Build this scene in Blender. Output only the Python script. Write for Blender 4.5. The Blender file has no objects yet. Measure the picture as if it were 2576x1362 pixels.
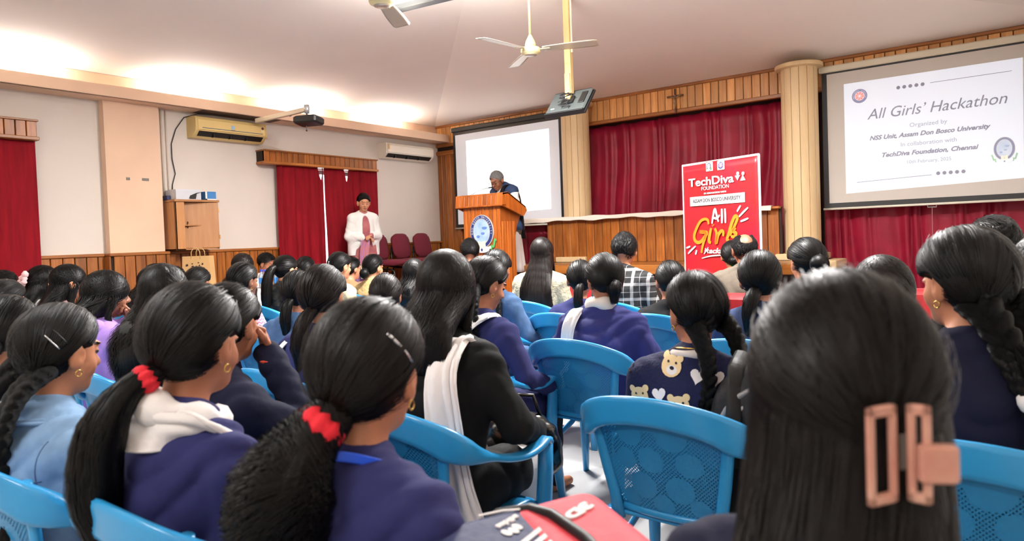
import bpy, math, random
import numpy as np
from mathutils import Vector, Matrix
random.seed(7)
SC = bpy.context.scene
COL = SC.collection
R = math.radians
# ------------------------------------------------------------------ camera
cam_d = bpy.data.cameras.new('camera'); cam = bpy.data.objects.new('camera', cam_d); COL.objects.link(cam)
YAW, PIT, ROL = R(36.8), R(-1.5), math.atan(0.036)
_f = np.array([-math.sin(YAW)*math.cos(PIT), math.cos(YAW)*math.cos(PIT), math.sin(PIT)])
_r0 = np.array([math.cos(YAW), math.sin(YAW), 0.]); _u0 = np.cross(_r0, _f)
_r = _r0*math.cos(ROL)-_u0*math.sin(ROL); _u = _u0*math.cos(ROL)+_r0*math.sin(ROL)
mw = Matrix(((_r[0], _u[0], -_f[0], 0), (_r[1], _u[1], -_f[1], 0), (_r[2], _u[2], -_f[2], 1.35), (0, 0, 0, 1)))
cam.matrix_world = mw
cam_d.sensor_width = 36; cam_d.lens = 1700/2576*36; cam_d.shift_y = -0.01495; cam_d.clip_start = 0.05
cam_d.dof.use_dof = True; cam_d.dof.focus_distance = 4.4; cam_d.dof.aperture_fstop = 3.8
SC.camera = cam
# ------------------------------------------------------------------ world, exposure
W = bpy.data.worlds.new('world'); SC.world = W; W.use_nodes = True
W.node_tree.nodes['Background'].inputs[0].default_value = (0.92, 0.96, 1, 1)
W.node_tree.nodes['Background'].inputs[1].default_value = 3.0
SC.view_settings.view_transform = 'Standard'; SC.view_settings.look = 'None'
SC.view_settings.gamma = 1; SC.view_settings.use_curve_mapping = False
SC.view_settings.exposure = 0.87
SC.cycles.max_bounces = 6; SC.cycles.diffuse_bounces = 4; SC.cycles.glossy_bounces = 2; SC.cycles.transmission_bounces = 4; SC.cycles.transparent_max_bounces = 6
LEDGE_W, CEIL_W = 11.0, 100.0     # watts of the cornice tubes and of the hanging tube lights

# ------------------------------------------------------------------ materials
def lin(c):
    return tuple((v/255/12.92) if v/255 <= .04045 else ((v/255+.055)/1.055)**2.4 for v in c)+(1,)
MATS = {}
def nt(m): return m.node_tree.nodes, m.node_tree.links
def mat(name, c, rough=.6, var=0, scale=8, bump=0, bscale=40, metal=0, spec=.5, emit=0, coat=0, stretch=None, coord='Object', sss=0, c2=None):
    if name in MATS: return MATS[name]
    m = bpy.data.materials.new(name); m.use_nodes = True; N, L = nt(m)
    b = N['Principled BSDF']; cc = lin(c)
    b.inputs['Base Color'].default_value = cc; b.inputs['Roughness'].default_value = rough
    b.inputs['Metallic'].default_value = metal; b.inputs['Specular IOR Level'].default_value = spec
    if coat: b.inputs['Coat Weight'].default_value = coat; b.inputs['Coat Roughness'].default_value = .12
    if sss: b.inputs['Subsurface Weight'].default_value = sss; b.inputs['Subsurface Scale'].default_value = .008
    if emit: b.inputs['Emission Color'].default_value = cc; b.inputs['Emission Strength'].default_value = emit
    if var or bump:
        tc = N.new('ShaderNodeTexCoord'); mp = N.new('ShaderNodeMapping'); L.new(tc.outputs[coord], mp.inputs[0])
        if stretch: mp.inputs['Scale'].default_value = stretch
    if var:
        n = N.new('ShaderNodeTexNoise'); n.inputs['Scale'].default_value = scale; n.inputs['Detail'].default_value = 4
        L.new(mp.outputs[0], n.inputs['Vector'])
        rp = N.new('ShaderNodeValToRGB'); d = lin(c2) if c2 else tuple(v*(1-var) for v in cc[:3])+(1,)
        rp.color_ramp.elements[0].position = .3; rp.color_ramp.elements[1].position = .7
        rp.color_ramp.elements[0].color = d; rp.color_ramp.elements[1].color = cc if c2 else tuple(min(1, v*(1+var*.5)) for v in cc[:3])+(1,)
        L.new(n.outputs['Fac'], rp.inputs[0]); L.new(rp.outputs[0], b.inputs['Base Color'])
    if bump:
        n2 = N.new('ShaderNodeTexNoise'); n2.inputs['Scale'].default_value = bscale; n2.inputs['Detail'].default_value = 3
        L.new(mp.outputs[0], n2.inputs['Vector'])
        bp = N.new('ShaderNodeBump'); bp.inputs['Strength'].default_value = bump; bp.inputs['Distance'].default_value = .01
        L.new(n2.outputs['Fac'], bp.inputs['Height']); L.new(bp.outputs[0], b.inputs['Normal'])
    MATS[name] = m
    return m
def wood(name, c, c2, rough=.38, axis='z'):
    if name in MATS: return MATS[name]
    st = {'z': (14, 14, 1.2), 'x': (1.2, 14, 14), 'y': (14, 1.2, 14)}[axis]
    m = mat(name, c, rough, var=.3, scale=2.2, c2=c2, stretch=st, bump=.08, bscale=6)
    N, L = nt(m); b = N['Principled BSDF']           # every board its own tone
    oi = N.new('ShaderNodeObjectInfo'); hs = N.new('ShaderNodeHueSaturation')
    mr = N.new('ShaderNodeMapRange'); mr.inputs['To Min'].default_value = .72; mr.inputs['To Max'].default_value = 1.2
    L.new(oi.outputs['Random'], mr.inputs[0]); L.new(mr.outputs[0], hs.inputs['Value'])
    src = b.inputs['Base Color'].links[0].from_socket; L.new(src, hs.inputs['Color']); L.new(hs.outputs[0], b.inputs['Base Color'])
    ad = N.new('ShaderNodeVectorMath'); ad.operation = 'ADD'; tc = [n for n in N if n.type == 'TEX_COORD'][0]; mp = [n for n in N if n.type == 'MAPPING'][0]
    sc = N.new('ShaderNodeVectorMath'); sc.operation = 'SCALE'; sc.inputs['Scale'].default_value = 37; cb = N.new('ShaderNodeCombineXYZ')
    for i in range(3): L.new(oi.outputs['Random'], cb.inputs[i])
    L.new(cb.outputs[0], sc.inputs[0]); L.new(tc.outputs['Object'], ad.inputs[0]); L.new(sc.outputs[0], ad.inputs[1]); L.new(ad.outputs[0], mp.inputs[0])
    return m
# ------------------------------------------------------------------ mesh helpers
def raw_mesh(name, V, Q, T=None):
    V = np.asarray(V, np.float32).reshape(-1, 3); Q = np.asarray(Q, np.int32).reshape(-1, 4)
    me = bpy.data.meshes.new(name); me.vertices.add(len(V)); me.vertices.foreach_set('co', V.ravel())
    nq = len(Q); nl = nq*4; me.loops.add(nl); me.polygons.add(nq)
    me.loops.foreach_set('vertex_index', Q.ravel())
    me.polygons.foreach_set('loop_start', np.arange(nq, dtype=np.int32)*4)
    me.polygons.foreach_set('loop_total', np.full(nq, 4, np.int32))
    me.update(calc_edges=True)
    return me
def smooth(me): me.polygons.foreach_set('use_smooth', np.ones(len(me.polygons), bool)); return me
def link(name, me, parent=None, loc=None, rot=None):
    o = bpy.data.objects.new(name, me); COL.objects.link(o)
    if parent is not None: o.parent = parent
    if loc is not None: o.location = loc
    if rot is not None: o.rotation_euler = rot
    return o
def tag(o, label=None, cat=None, group=None, kind=None):
    if label: o['label'] = label
    if cat: o['category'] = cat
    if group: o['group'] = group
    if kind: o['kind'] = kind
    return o
def thing(name, label, cat, loc=(0, 0, 0), rz=0, group=None):
    o = bpy.data.objects.new(name, None); COL.objects.link(o); o.empty_display_size = .1
    o.location = loc; o.rotation_euler = (0, 0, rz)
    return tag(o, label, cat, group)
def copy_tree(o, parent=None):
    c = o.copy(); COL.objects.link(c); c.parent = parent
    for ch in o.children: copy_tree(ch, c)
    return c
class MB:
    """collects simple shapes; build() links them as one mesh object"""
    def __init__(s): s.v = []; s.f = []
    def add(s, V, Fc):
        n = len(s.v); s.v += [tuple(p) for p in V]; s.f += [tuple(i+n for i in f) for f in Fc]; return s
    def box(s, lo, hi, M=None, ch=0):
        lo, hi = [min(a, b) for a, b in zip(lo, hi)], [max(a, b) for a, b in zip(lo, hi)]
        if ch:
            ch = min(ch, *[(h-l)*.45 for l, h in zip(lo, hi)])
            prof = lambda z, c: [(lo[0]+c+ch, lo[1]+c, z), (hi[0]-c-ch, lo[1]+c, z), (hi[0]-c, lo[1]+c+ch, z), (hi[0]-c, hi[1]-c-ch, z), (hi[0]-c-ch, hi[1]-c, z), (lo[0]+c+ch, hi[1]-c, z), (lo[0]+c, hi[1]-c-ch, z), (lo[0]+c, lo[1]+c+ch, z)]
            V = prof(lo[2], ch*.9)+prof(lo[2]+ch, 0)+prof(hi[2]-ch, 0)+prof(hi[2], ch*.9)
            Fc = [tuple(range(7, -1, -1)), tuple(range(24, 32))]+[(k*8+i, k*8+(i+1) % 8, k*8+8+(i+1) % 8, k*8+8+i) for k in range(3) for i in range(8)]
        else:
            V = [(x, y, z) for z in (lo[2], hi[2]) for y in (lo[1], hi[1]) for x in (lo[0], hi[0])]
            Fc = [(0, 2, 3, 1), (4, 5, 7, 6), (0, 1, 5, 4), (2, 6, 7, 3), (0, 4, 6, 2), (1, 3, 7, 5)]
        if M is not None: V = [tuple(M @ Vector(p)) for p in V]
        return s.add(V, Fc)
    def poly(s, pts, d, M=None):
        """flat outline pts (3d) pushed along vector d"""
        n = len(pts); V = [tuple(p) for p in pts]+[tuple(p[i]+d[i] for i in range(3)) for p in pts]
        if M is not None: V = [tuple(M @ Vector(p)) for p in V]
        return s.add(V, [tuple(range(n-1, -1, -1)), tuple(range(n, 2*n))]+[(i, (i+1) % n, n+(i+1) % n, n+i) for i in range(n)])
    def tube(s, path, rad, n=8, cap=True, flat=None):
        P = [Vector(p) for p in path]; m = len(P); rad = rad if hasattr(rad, '__len__') else [rad]*m
        up = None; V = []
        for i in range(m):
            t = (P[min(i+1, m-1)]-P[max(i-1, 0)]).normalized()
            if up is None: up = Vector((0, 0, 1)) if abs(t.z) < .9 else Vector((0, 1, 0))
            a = t.cross(up).normalized(); b = a.cross(t).normalized(); up = b
            fx, fy = flat if flat else (1, 1)
            for k in range(n):
                q = 2*math.pi*k/n; V.append(tuple(P[i]+a*math.cos(q)*rad[i]*fx+b*math.sin(q)*rad[i]*fy))
        Fc = [(i*n+k, i*n+(k+1) % n, (i+1)*n+(k+1) % n, (i+1)*n+k) for i in range(m-1) for k in range(n)]
        if cap: Fc += [tuple(range(n-1, -1, -1)), tuple(range((m-1)*n, m*n))]
        return s.add(V, Fc)
    def lathe(s, prof, n=24, c=(0, 0, 0), M=None):
        V = []; m = len(prof)
        for r, z in prof:
            for k in range(n):
                q = 2*math.pi*k/n; V.append((c[0]+r*math.cos(q), c[1]+r*math.sin(q), c[2]+z))
        if M is not None: V = [tuple(M @ Vector(p)) for p in V]
        Fc = [(i*n+k, i*n+(k+1) % n, (i+1)*n+(k+1) % n, (i+1)*n+k) for i in range(m-1) for k in range(n)]
        Fc += [tuple(range(n-1, -1, -1)), tuple(range((m-1)*n, m*n))]
        return s.add(V, Fc)
    def grid(s, fn, nu, nv, th=0, closed=False):
        """fn(u,v)->point, u,v in 0..1; th gives thickness along the normal"""
        P = np.array([[fn(i/nu, j/nv) for j in range(nv+1)] for i in range(nu+1)], float)
        idx = lambda i, j, o=0: o+i*(nv+1)+j
        Fc = [(idx(i, j), idx(i+1, j), idx(i+1, j+1), idx(i, j+1)) for i in range(nu) for j in range(nv)]
        if not th: return s.add(P.reshape(-1, 3), Fc)
        du = np.gradient(P, axis=0); dv = np.gradient(P, axis=1); nn = np.cross(du, dv); nn /= (np.linalg.norm(nn, axis=2, keepdims=True)+1e-9)
        Q = P+nn*th; o = (nu+1)*(nv+1)
        Fc2 = [tuple(reversed([a+o for a in f])) for f in Fc]; Fc = [f for f in Fc]
        rim = []
        for i in range(nu): rim += [(idx(i+1, 0), idx(i, 0), idx(i, 0, o), idx(i+1, 0, o)), (idx(i, nv), idx(i+1, nv), idx(i+1, nv, o), idx(i, nv, o))]
        for j in range(nv): rim += [(idx(0, j), idx(0, j+1), idx(0, j+1, o), idx(0, j, o)), (idx(nu, j+1), idx(nu, j), idx(nu, j, o), idx(nu, j+1, o))]
        return s.add(np.concatenate([P.reshape(-1, 3), Q.reshape(-1, 3)]), [tuple(reversed(f)) for f in Fc]+[tuple(reversed(f)) for f in Fc2]+[tuple(reversed(f)) for f in rim])
    def mesh(s, name, m=None, sm=False):
        me = bpy.data.meshes.new(name); me.from_pydata(s.v, [], s.f); me.update()
        if sm: smooth(me)
        if m: me.materials.append(m)
        return me
    def build(s, name, m, parent=None, sm=False, loc=None, rot=None):
        return link(name, s.mesh(name, m, sm), parent, loc, rot)
def sharp(me, ang=40):
    try: me.set_sharp_from_angle(angle=R(ang))
    except Exception: pass
    return me
def rot3(yaw=0, pitch=0, roll=0):
    return np.array(Matrix.Rotation(yaw, 3, 'Z') @ Matrix.Rotation(pitch, 3, 'X') @ Matrix.Rotation(roll, 3, 'Y'))
def struct(o): o['kind'] = 'structure'; return o
def text_mesh(name, body, m, parent, M, width=None, height=.1, shear=0, bold=0, align='CENTER', depth=.0015, spacing=1):
    """lettering as mesh; M maps text plane (x right, y up, z out) into the parent's space"""
    cu = bpy.data.curves.new(name, 'FONT'); cu.body = body; cu.size = height/.72; cu.shear = shear; cu.offset = bold
    cu.extrude = depth; cu.align_x = 'LEFT'; cu.space_character = spacing; cu.resolution_u = 3
    ob = bpy.data.objects.new(name, cu); COL.objects.link(ob)
    dg = bpy.context.evaluated_depsgraph_get(); me = bpy.data.meshes.new_from_object(ob.evaluated_get(dg))
    bpy.data.objects.remove(ob); bpy.data.curves.remove(cu)
    n = len(me.vertices); co = np.empty(n*3, np.float32); me.vertices.foreach_get('co', co); co = co.reshape(-1, 3)
    x0, x1 = co[:, 0].min(), co[:, 0].max(); co[:, 0] -= (x0+x1)/2 if align == 'CENTER' else x0
    if width: co[:, 0] *= width/(x1-x0)
    A = np.array(M); co = co@A[:3, :3].T+A[:3, 3]; me.vertices.foreach_set('co', co.astype(np.float32).ravel()); me.update()
    me.materials.clear(); me.materials.append(m); me.name = name
    return link(name, me, parent)
def frameM(o, x, y):
    """4x4 with origin o, x axis and y axis given (normalised)"""
    x = Vector(x).normalized(); y = Vector(y).normalized(); z = x.cross(y)
    return Matrix(((x[0], y[0], z[0], o[0]), (x[1], y[1], z[1], o[1]), (x[2], y[2], z[2], o[2]), (0, 0, 0, 1)))
# ================================================================== structure
XL, XR, YB, YR, ZE, TP = -8.0, 0.62, 8.65, -3.2, 3.3, 0.14     # side walls, stage fascia, rear wall, eave height, roof slope
RX = -3.69
m_wall = mat('wall_paint', (216, 207, 197), .85, var=.05, scale=1.2, bump=.05, bscale=60)
m_peach = mat('peach_paint', (226, 192, 164), .8, var=.06, scale=2, bump=.04, bscale=60)
m_ceil = mat('ceiling_paint', (236, 226, 216), .85, var=.03, scale=1)
m_floor = mat('floor_marble', (176, 176, 176), .35, var=.12, scale=3)
m_dark = mat('dark_backing', (40, 22, 12), .8)
m_wood = wood('wainscot_wood', (172, 104, 40), (126, 66, 20))
m_woodl = wood('fascia_wood', (226, 168, 102), (198, 136, 74))
m_woodx = wood('trim_wood', (176, 112, 52), (140, 80, 32), axis='x')
m_woody = wood('trim_wood_y', (170, 106, 48), (136, 76, 30), axis='y')
m_lect = wood('lectern_wood', (176, 96, 34), (140, 66, 18), .3)
m_cream = mat('column_cream', (212, 184, 140), .55, var=.06, scale=3, stretch=(6, 6, 1))
struct(MB().box((XL-.3, YR, -.2), (XR+.3, 9.2, 0)).build('floor', m_floor))
# left wall with two window openings behind the curtains
wl = MB()
def wall_x(mb, y0, y1, z0, z1): mb.box((XL-.25, y0, z0), (XL, y1, z1))
W1, W2 = (.9, 2.45), (5.62, 7.02)
wall_x(wl, YR, W1[0], 0, 3.6); wall_x(wl, W1[1], W2[0], 0, 3.6); wall_x(wl, W2[1], 9.2, 0, 3.6)
for a, b in (W1, W2): wall_x(wl, a, b, 0, 1.0); wall_x(wl, a, b, 2.42, 3.6)
WL = struct(wl.build('wall_left', m_wall))
m_alu = mat('window_frame_metal', (150, 150, 150), .4, metal=.6)
m_glass = mat('window_glass', (235, 240, 245), .05); _b = m_glass.node_tree.nodes['Principled BSDF']; _b.inputs['Transmission Weight'].default_value = 1.0; _b.inputs['IOR'].default_value = 1.02
for n, (a, b) in enumerate((W1, W2)):
    fr = MB(); x0, x1 = XL-.18, XL-.12; mu = a+.35*(b-a)
    fr.box((x0, a, 1.0), (x1, a+.05, 2.42)); fr.box((x0, b-.05, 1.0), (x1, b, 2.42)); fr.box((x0, a, 1.0), (x1, b, 1.05)); fr.box((x0, a, 2.37), (x1, b, 2.42)); fr.box((x0, mu-.025, 1.0), (x1, mu+.025, 2.42))
    o = struct(fr.build('window_%d' % (n+1), m_alu))
    for c0, c1 in ((a+.05, mu-.025), (mu+.025, b-.05)): MB().box((x0+.02, c0, 1.05), (x0+.026, c1, 2.37)).build('pane', m_glass, o)
    MB().box((XL-.02, a-.04, .965), (XL+.05, b+.04, 1.0), ch=.006).build('window_sill', mat('sill_stone', (190, 186, 180), .4), o)
# pilaster
PY0, PY1, PD = 3.27, 3.86, .11
pil = struct(MB().box((XL, PY0, 0), (XL+PD, PY1, 3.0)).build('trim_1', m_peach))
for yy, w in ((3.47, .04), (3.64, .075)): MB().box((XL+PD, yy, 2.14), (XL+PD+.004, yy+w, 2.17)).build('tape_mark', mat('grey_tape', (120, 112, 104), .6), pil)
# wainscot: every board a piece
PW, PG = .113, .007
def plank_mesh(name, w, h, t, m, axis):
    mb = MB()
    if axis == 'x': mb.box((0, 0, 0), (t, w, h), ch=.005)
    else: mb.box((0, 0, 0), (w, -t, h), ch=.005)
    return mb.mesh(name, m)
wains = MB(); wains.box((XL, 2.45, 0), (XL+.012, 5.45, 1.31)); wains.box((XL, 7.18, .0), (XL+.012, YB, 1.31)); wains.box((XL, 5.45, 0), (XL+.012, 7.18, .95)); wains.box((XL+PD, PY0+.004, 0), (XL+PD+.012, PY1-.004, 1.31))
wob = struct(wains.build('trim_2', m_dark))
pm = plank_mesh('plank', PW-PG, 1.30, .022, m_wood, 'x'); pms = plank_mesh('plank', PW-PG, .94, .022, m_wood, 'x')
y = 2.5
while y < YB-.05:
    off = PD if PY0-.03 < y < PY1 else 0
    short = 5.40 < y < 7.16
    link('plank', pms if short else pm, wob, (XL+.012+off, y, 0)); y += PW
sd = plank_mesh('plank', .128, 1.30, .02, m_wood, 'y')
link('plank', sd, wob, (XL+.02, PY0-.012, 0)); link('plank', sd, wob, (XL+.02, PY1+.034, 0))
cap = MB()
for y0, y1, off in ((2.5, PY0-.03, 0), (PY0-.03, PY1+.04, PD), (PY1+.04, 5.45, 0), (7.18, YB, 0)): cap.box((XL, y0, 1.30), (XL+.05+off, y1, 1.335), ch=.008)
cap.build('cap_rail', m_woody, wob)
# light cornice ledge along the left wall and its mirror on the right wall
def ledge(name, xw, s):
    mb = MB(); mb.box((xw, YR, 3.0), (xw+s*.30, YB-.03, 3.045)); mb.box((xw+s*.27, YR, 3.0), (xw+s*.31, YB-.03, 3.125), ch=.006)
    return struct(mb.build(name, m_peach))
ledge('trim_3', XL, 1); ledge('trim_4', XR, -1)
up = MB(); up.box((XL, YR, 3.13), (XL+.006, YB, 3.3)); struct(up.build('trim_5', m_peach))
struct(MB().box((XR, YR, 0), (XR+.25, 9.2, 3.6)).build('wall_right', m_wall))
struct(MB().box((XL-.25, YR-.2, 0), (XR+.25, YR, 5)).build('wall_rear', m_wall))
struct(MB().box((XL-.25, 8.98, 0), (XR+.25, 9.2, 3.6)).build('wall_back', mat('stage_back_paint', (90, 60, 50), .8)))
# hipped ceiling
xl, zr = -7.76, ZE+TP*(RX+7.76)
hy = YB-(RX+7.76)
cv = [(XL-.05, YR, ZE), (xl, YB, ZE), (XR, YB, ZE), (XR+.05, YR, ZE), (RX, hy, zr), (RX, YR, zr), (XL-.05, YB, ZE)]
cme = bpy.data.meshes.new('ceiling'); V2 = cv+[(a, b, c+.12) for a, b, c in cv]
cf = [(0, 6, 1, 4, 5), (1, 2, 4), (2, 3, 5, 4)]
cme.from_pydata(V2, [], cf+[tuple(i+7 for i in reversed(f)) for f in cf]); cme.materials.append(m_ceil); cme.update()
CE = struct(link('ceiling', cme))
MB().box((xl-.3, YB, ZE-.02), (XR+.3, 9.2, ZE+.3)).build('ceiling_edge', m_ceil, CE)
# stage fascia, boards one by one
fz0, fz1 = 2.965, 3.285
fb = MB(); fb.box((XL, YB+.0, fz0), (XR, YB+.03, fz1)); FB = struct(fb.build('trim_6', m_dark))
fm = plank_mesh('plank', .098, fz1-fz0, .02, m_woodl, 'y')
x = XL+.02
while x < XR-.05: link('plank', fm, FB, (x, YB, fz0)); x += .105
tr = MB(); tr.box((XL, YB-.045, fz0-.03), (XR, YB+.03, fz0+.02), ch=.008); tr.box((XL, YB-.04, fz1-.02), (XR, YB+.03, fz1+.02), ch=.008); tr.build('rail', m_woodx, FB)
# panelled corner pier left of the screen
cb = MB(); cb.box((XL, YB+.005, 0), (-7.55, YB+.05, fz0)); CB = struct(cb.build('trim_7', m_dark))
cm = plank_mesh('plank', .094, 2.86, .02, m_wood, 'y')
for k in range(5): link('plank', cm, CB, (XL+.01+k*.1, YB+.005, 0))
MB().box((XL, YB-.04, 2.80), (-7.5, YB+.03, 2.87), ch=.008).build('rail', m_woodx, CB)
MB().box((-7.54, YB-.03, 0), (-7.5, YB+.3, 2.96), ch=.004).build('post', m_wood, CB)
# platform at the left, stage slab between the columns, panelled counter front
m_carpet = mat('platform_carpet', (120, 40, 40), .95, var=.2, scale=30)
pl = MB(); pl.box((XL+.04, 5.75, 0), (-4.55, YB, .55)); PLT = struct(pl.build('floor_platform', m_carpet))
st = MB(); st.box((-5.62, 7.3, .86), (-1.72, 8.95, .97), ch=.01); STG = struct(st.build('floor_stage', wood('stage_wood', (186, 118, 56), (160, 96, 40), .3, 'x')))
MB().box((-5.5, 7.4, 0), (-1.8, 7.45, .86)).build('riser', m_dark, STG)  # dark colour stands in for the shade under the stage overhang
ct = MB(); ct.box((-5.47, 8.21, .97), (-2.2, 8.26, 1.6)); CNT = struct(ct.build('wall_counter', m_dark))
km = plank_mesh('plank', .123, .62, .02, m_wood, 'y')
x = -5.47
while x < -2.3: link('plank', km, CNT, (x, 8.21, .97)); x += .13
MB().box((-5.95, 8.12, 1.575), (-2.2, 8.27, 1.605), ch=.006).build('counter_top', m_woodx, CNT)
# ================================================================== curtains
m_red = mat('red_curtain', (134, 13, 27), .75, var=.25, scale=4, stretch=(1, 6, .5), bump=.15, bscale=200, spec=.15)
m_maroon = mat('maroon_curtain', (138, 20, 44), .42, var=.25, scale=3, bump=.1, bscale=150, spec=.25)
def curtain(name, label, m, p0, p1, z0, z1, folds, amp, seed, group=None, th=.006, nu=None, part=None, gather=.0, notch=()):
    """cloth from p0 to p1 (plan points), folds normal to that line"""
    rnd = random.Random(seed); L = math.hypot(p1[0]-p0[0], p1[1]-p0[1]); dx, dy = (p1[0]-p0[0])/L, (p1[1]-p0[1])/L
    ph = [rnd.uniform(0, 6.28) for _ in range(6)]; nu = nu or int(folds*7)
    def fn(u, v):
        w = u+.25/folds*math.sin(2*math.pi*u*folds*.37+ph[0])+.012*math.sin(v*5+ph[1])
        a = amp*(.55+.45*math.sin(2*math.pi*u*folds*.23+ph[2]))*(.65+.35*(1-v))
        o = a*math.sin(2*math.pi*w*folds+ph[3])+.3*a*math.sin(4*math.pi*w*folds+ph[4]+v*1.5)
        du = gather*math.sin(math.pi*v)*(u-.5)
        z = z0+(z1-z0)*v-(.018*abs(math.sin(math.pi*u*folds*.5)) if v > .99 else 0)
        for nu_, nw, nd in notch: z -= nd*math.exp(-((u-nu_)/nw)**2)*max(0, (v-.85)/.15)
        return (p0[0]+dx*L*(u+du)-dy*o, p0[1]+dy*L*(u+du)+dx*o, z)
    o = MB().grid(fn, nu, 14, th).build(name, m, part, sm=True)
    if label: tag(o, label, 'curtain', group)
    return o
XC = XL+.10
curtain('window_curtain', 'red window curtain at the picture edge, left of the pilaster', m_red, (XC, .75), (XC, 2.62), .8, 2.55, 9, .035, 1, 'red window curtains')
curtain('window_curtain', 'red window curtain half beside the wall cabinet, with the sunlit patch', m_red, (XC, 5.38), (XC, 6.148), .95, 2.47, 6, .028, 2, 'red window curtains', nu=60, notch=((.93, .028, .20),))
curtain('window_curtain', 'red window curtain half behind the person in the white cardigan', m_red, (XC, 6.15), (XC+.02, 7.14), .95, 2.46, 7, .030, 3, 'red window curtains', nu=70, notch=((.40, .024, .20),))
curtain('stage_curtain', 'maroon pleated curtain behind the counter, between the cream columns', m_maroon, (-5.1, 8.80), (-1.95, 8.80), .97, 2.93, 21, .045, 4, 'maroon stage curtains')
curtain('stage_curtain', 'dark maroon curtain hanging below the large slide screen', m_maroon, (-1.85, 8.80), (.58, 8.80), .02, 2.93, 17, .045, 5, 'maroon stage curtains')
curtain('stage_curtain', 'maroon curtain behind the washed-out screen and the lectern', m_maroon, (-7.48, 8.80), (-5.3, 8.80), .56, 2.93, 16, .04, 6, 'maroon stage curtains')
# wooden pelmets over the window curtains
def pelmet(label, y0, y1, z0, z1):
    t = thing('curtain_pelmet', label, 'pelmet', (XL, y0, z0), 0, 'wooden curtain pelmets'); L = y1-y0; H = z1-z0
    b = MB(); b.box((0, 0, 0), (.16, .02, H)); b.box((0, L-.02, 0), (.16, L, H)); b.box((.145, 0, 0), (.16, L, H)); b.box((0, 0, H-.012), (.165, L, H)); b.build('case', m_dark, t)
    n = int(L/.088); pmx = plank_mesh('slat', L/n-.006, H-.03, .016, m_wood, 'x')
    for k in range(n): link('slat', pmx, t, (.16, k*L/n+.003, .018))
    MB().box((-.0, -.012, -.012), (.2, L+.012, .024), ch=.006).build('rail', m_woody, t)
    MB().box((-.0, -.012, H-.014), (.19, L+.012, H+.006), ch=.004).build('rail', m_woody, t)
pelmet('short wooden curtain pelmet at the picture edge by the pilaster', .6, 2.62, 2.50, 2.69)
pelmet('long wooden curtain pelmet under the projector arm and air conditioners', 5.16, 7.10, 2.44, 2.61)
# ================================================================== fittings on walls and ceiling
def white(): return mat('white_plastic', (225, 225, 220), .4)
m_black = mat('black_plastic', (18, 18, 19), .45)
m_blackm = mat('black_metal', (20, 20, 22), .35, metal=.3)
m_cable = mat('black_cable', (24, 24, 26), .6)
# --- cornice tube lights (real lamps in the left ledge trough, added ones in the right)
def area_lamp(name, parent, loc, rot, sx, sy, watts, col=(1, .99, .98)):
    l = bpy.data.lights.new(name, 'AREA'); l.shape = 'RECTANGLE'; l.size = sx; l.size_y = sy; l.energy = watts; l.color = col
    o = bpy.data.objects.new(name, l); COL.objects.link(o); o.parent = parent; o.location = loc; o.rotation_euler = rot
    return o
m_tube = mat('lit_tube', (255, 250, 235), .4, emit=4)
def ledge_tube(x, y, label, cat='tube light'):
    t = thing('cornice_tube_light', label, cat, (x, y, 3.045), 0, 'tube lights in the cornice')
    MB().box((-.02, -.6, 0), (.02, .6, .025), ch=.004).build('batten', white(), t)
    MB().tube([(0, -.57, .045), (0, .57, .045)], .013, 10).build('tube', m_tube, t, sm=True)
    area_lamp('tube_glow', t, (0, 0, .065), (math.pi, 0, 0), .05, .62, LEDGE_W)
for yy, w in ((2.45, 'nearest the picture edge'), (4.2, 'above the yellow air conditioner'), (5.75, 'above the projector'), (7.3, 'above the white air conditioner')): ledge_tube(XL+.13, yy, 'lit tube light hidden in the left cornice '+w)
for yy, w in ((-1.8, 'behind the camera'), (.2, 'beside the camera')): ledge_tube(XL+.13, yy, 'lit tube light hidden in the left cornice '+w)
for yy, w in ((-1.8, 'behind'), (.2, 'beside'), (2.2, 'just ahead of'), (4.2, 'well ahead of'), (6.2, 'far ahead of')): ledge_tube(XR-.13, yy, 'added unseen tube light in the right cornice '+w+' the camera')  # added lamps out of view, brightening the right side and back
# --- hanging tube light fittings on the ridge
def hang_tube(x, y, z, ztop, label, rz=0, k=1.0):
    t = thing('hanging_tube_light', label, 'tube light', (x, y, z), rz, 'hanging tube lights')
    MB().box((-.62, -.05, 0), (.62, .05, .05), ch=.01).build('fitting', mat('grey_fitting', (120, 125, 132), .5), t)
    for s in (-.4, .4): MB().tube([(s, 0, .05), (s, 0, ztop-z)], .006, 6).build('rod', mat('cream_metal', (205, 190, 140), .45), t)
    MB().tube([(-.58, 0, .075), (.58, 0, .075)], .014, 10).build('tube', m_tube, t, sm=True)
    area_lamp('tube_glow', t, (0, 0, .1), (math.pi, 0, 0), 1.1, .05, CEIL_W*.45*k)
    area_lamp('tube_glow', t, (0, 0, -.01), (0, 0, 0), 1.1, .05, CEIL_W*k)
hang_tube(-3.62, 4.17, 3.30, 3.86, 'grey tube light fitting at the top edge beside the far ceiling fan', R(8), 1.75)
hang_tube(-1.25, 4.3, 3.25, 3.55, 'added tube light over the right aisle, above the picture', R(90), 1.1)  # added out of view to brighten the stage end and its ceiling
hang_tube(-3.69, .2, 3.25, 3.86, 'hanging tube light over the audience behind the camera', R(90), .34)
hang_tube(-1.2, -1.6, 3.2, 3.55, 'hanging tube light over the rear right of the hall', R(0), .34)
hang_tube(-6.0, -1.0, 3.2, 3.55, 'hanging tube light over the rear left of the hall', R(0), .15)
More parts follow.
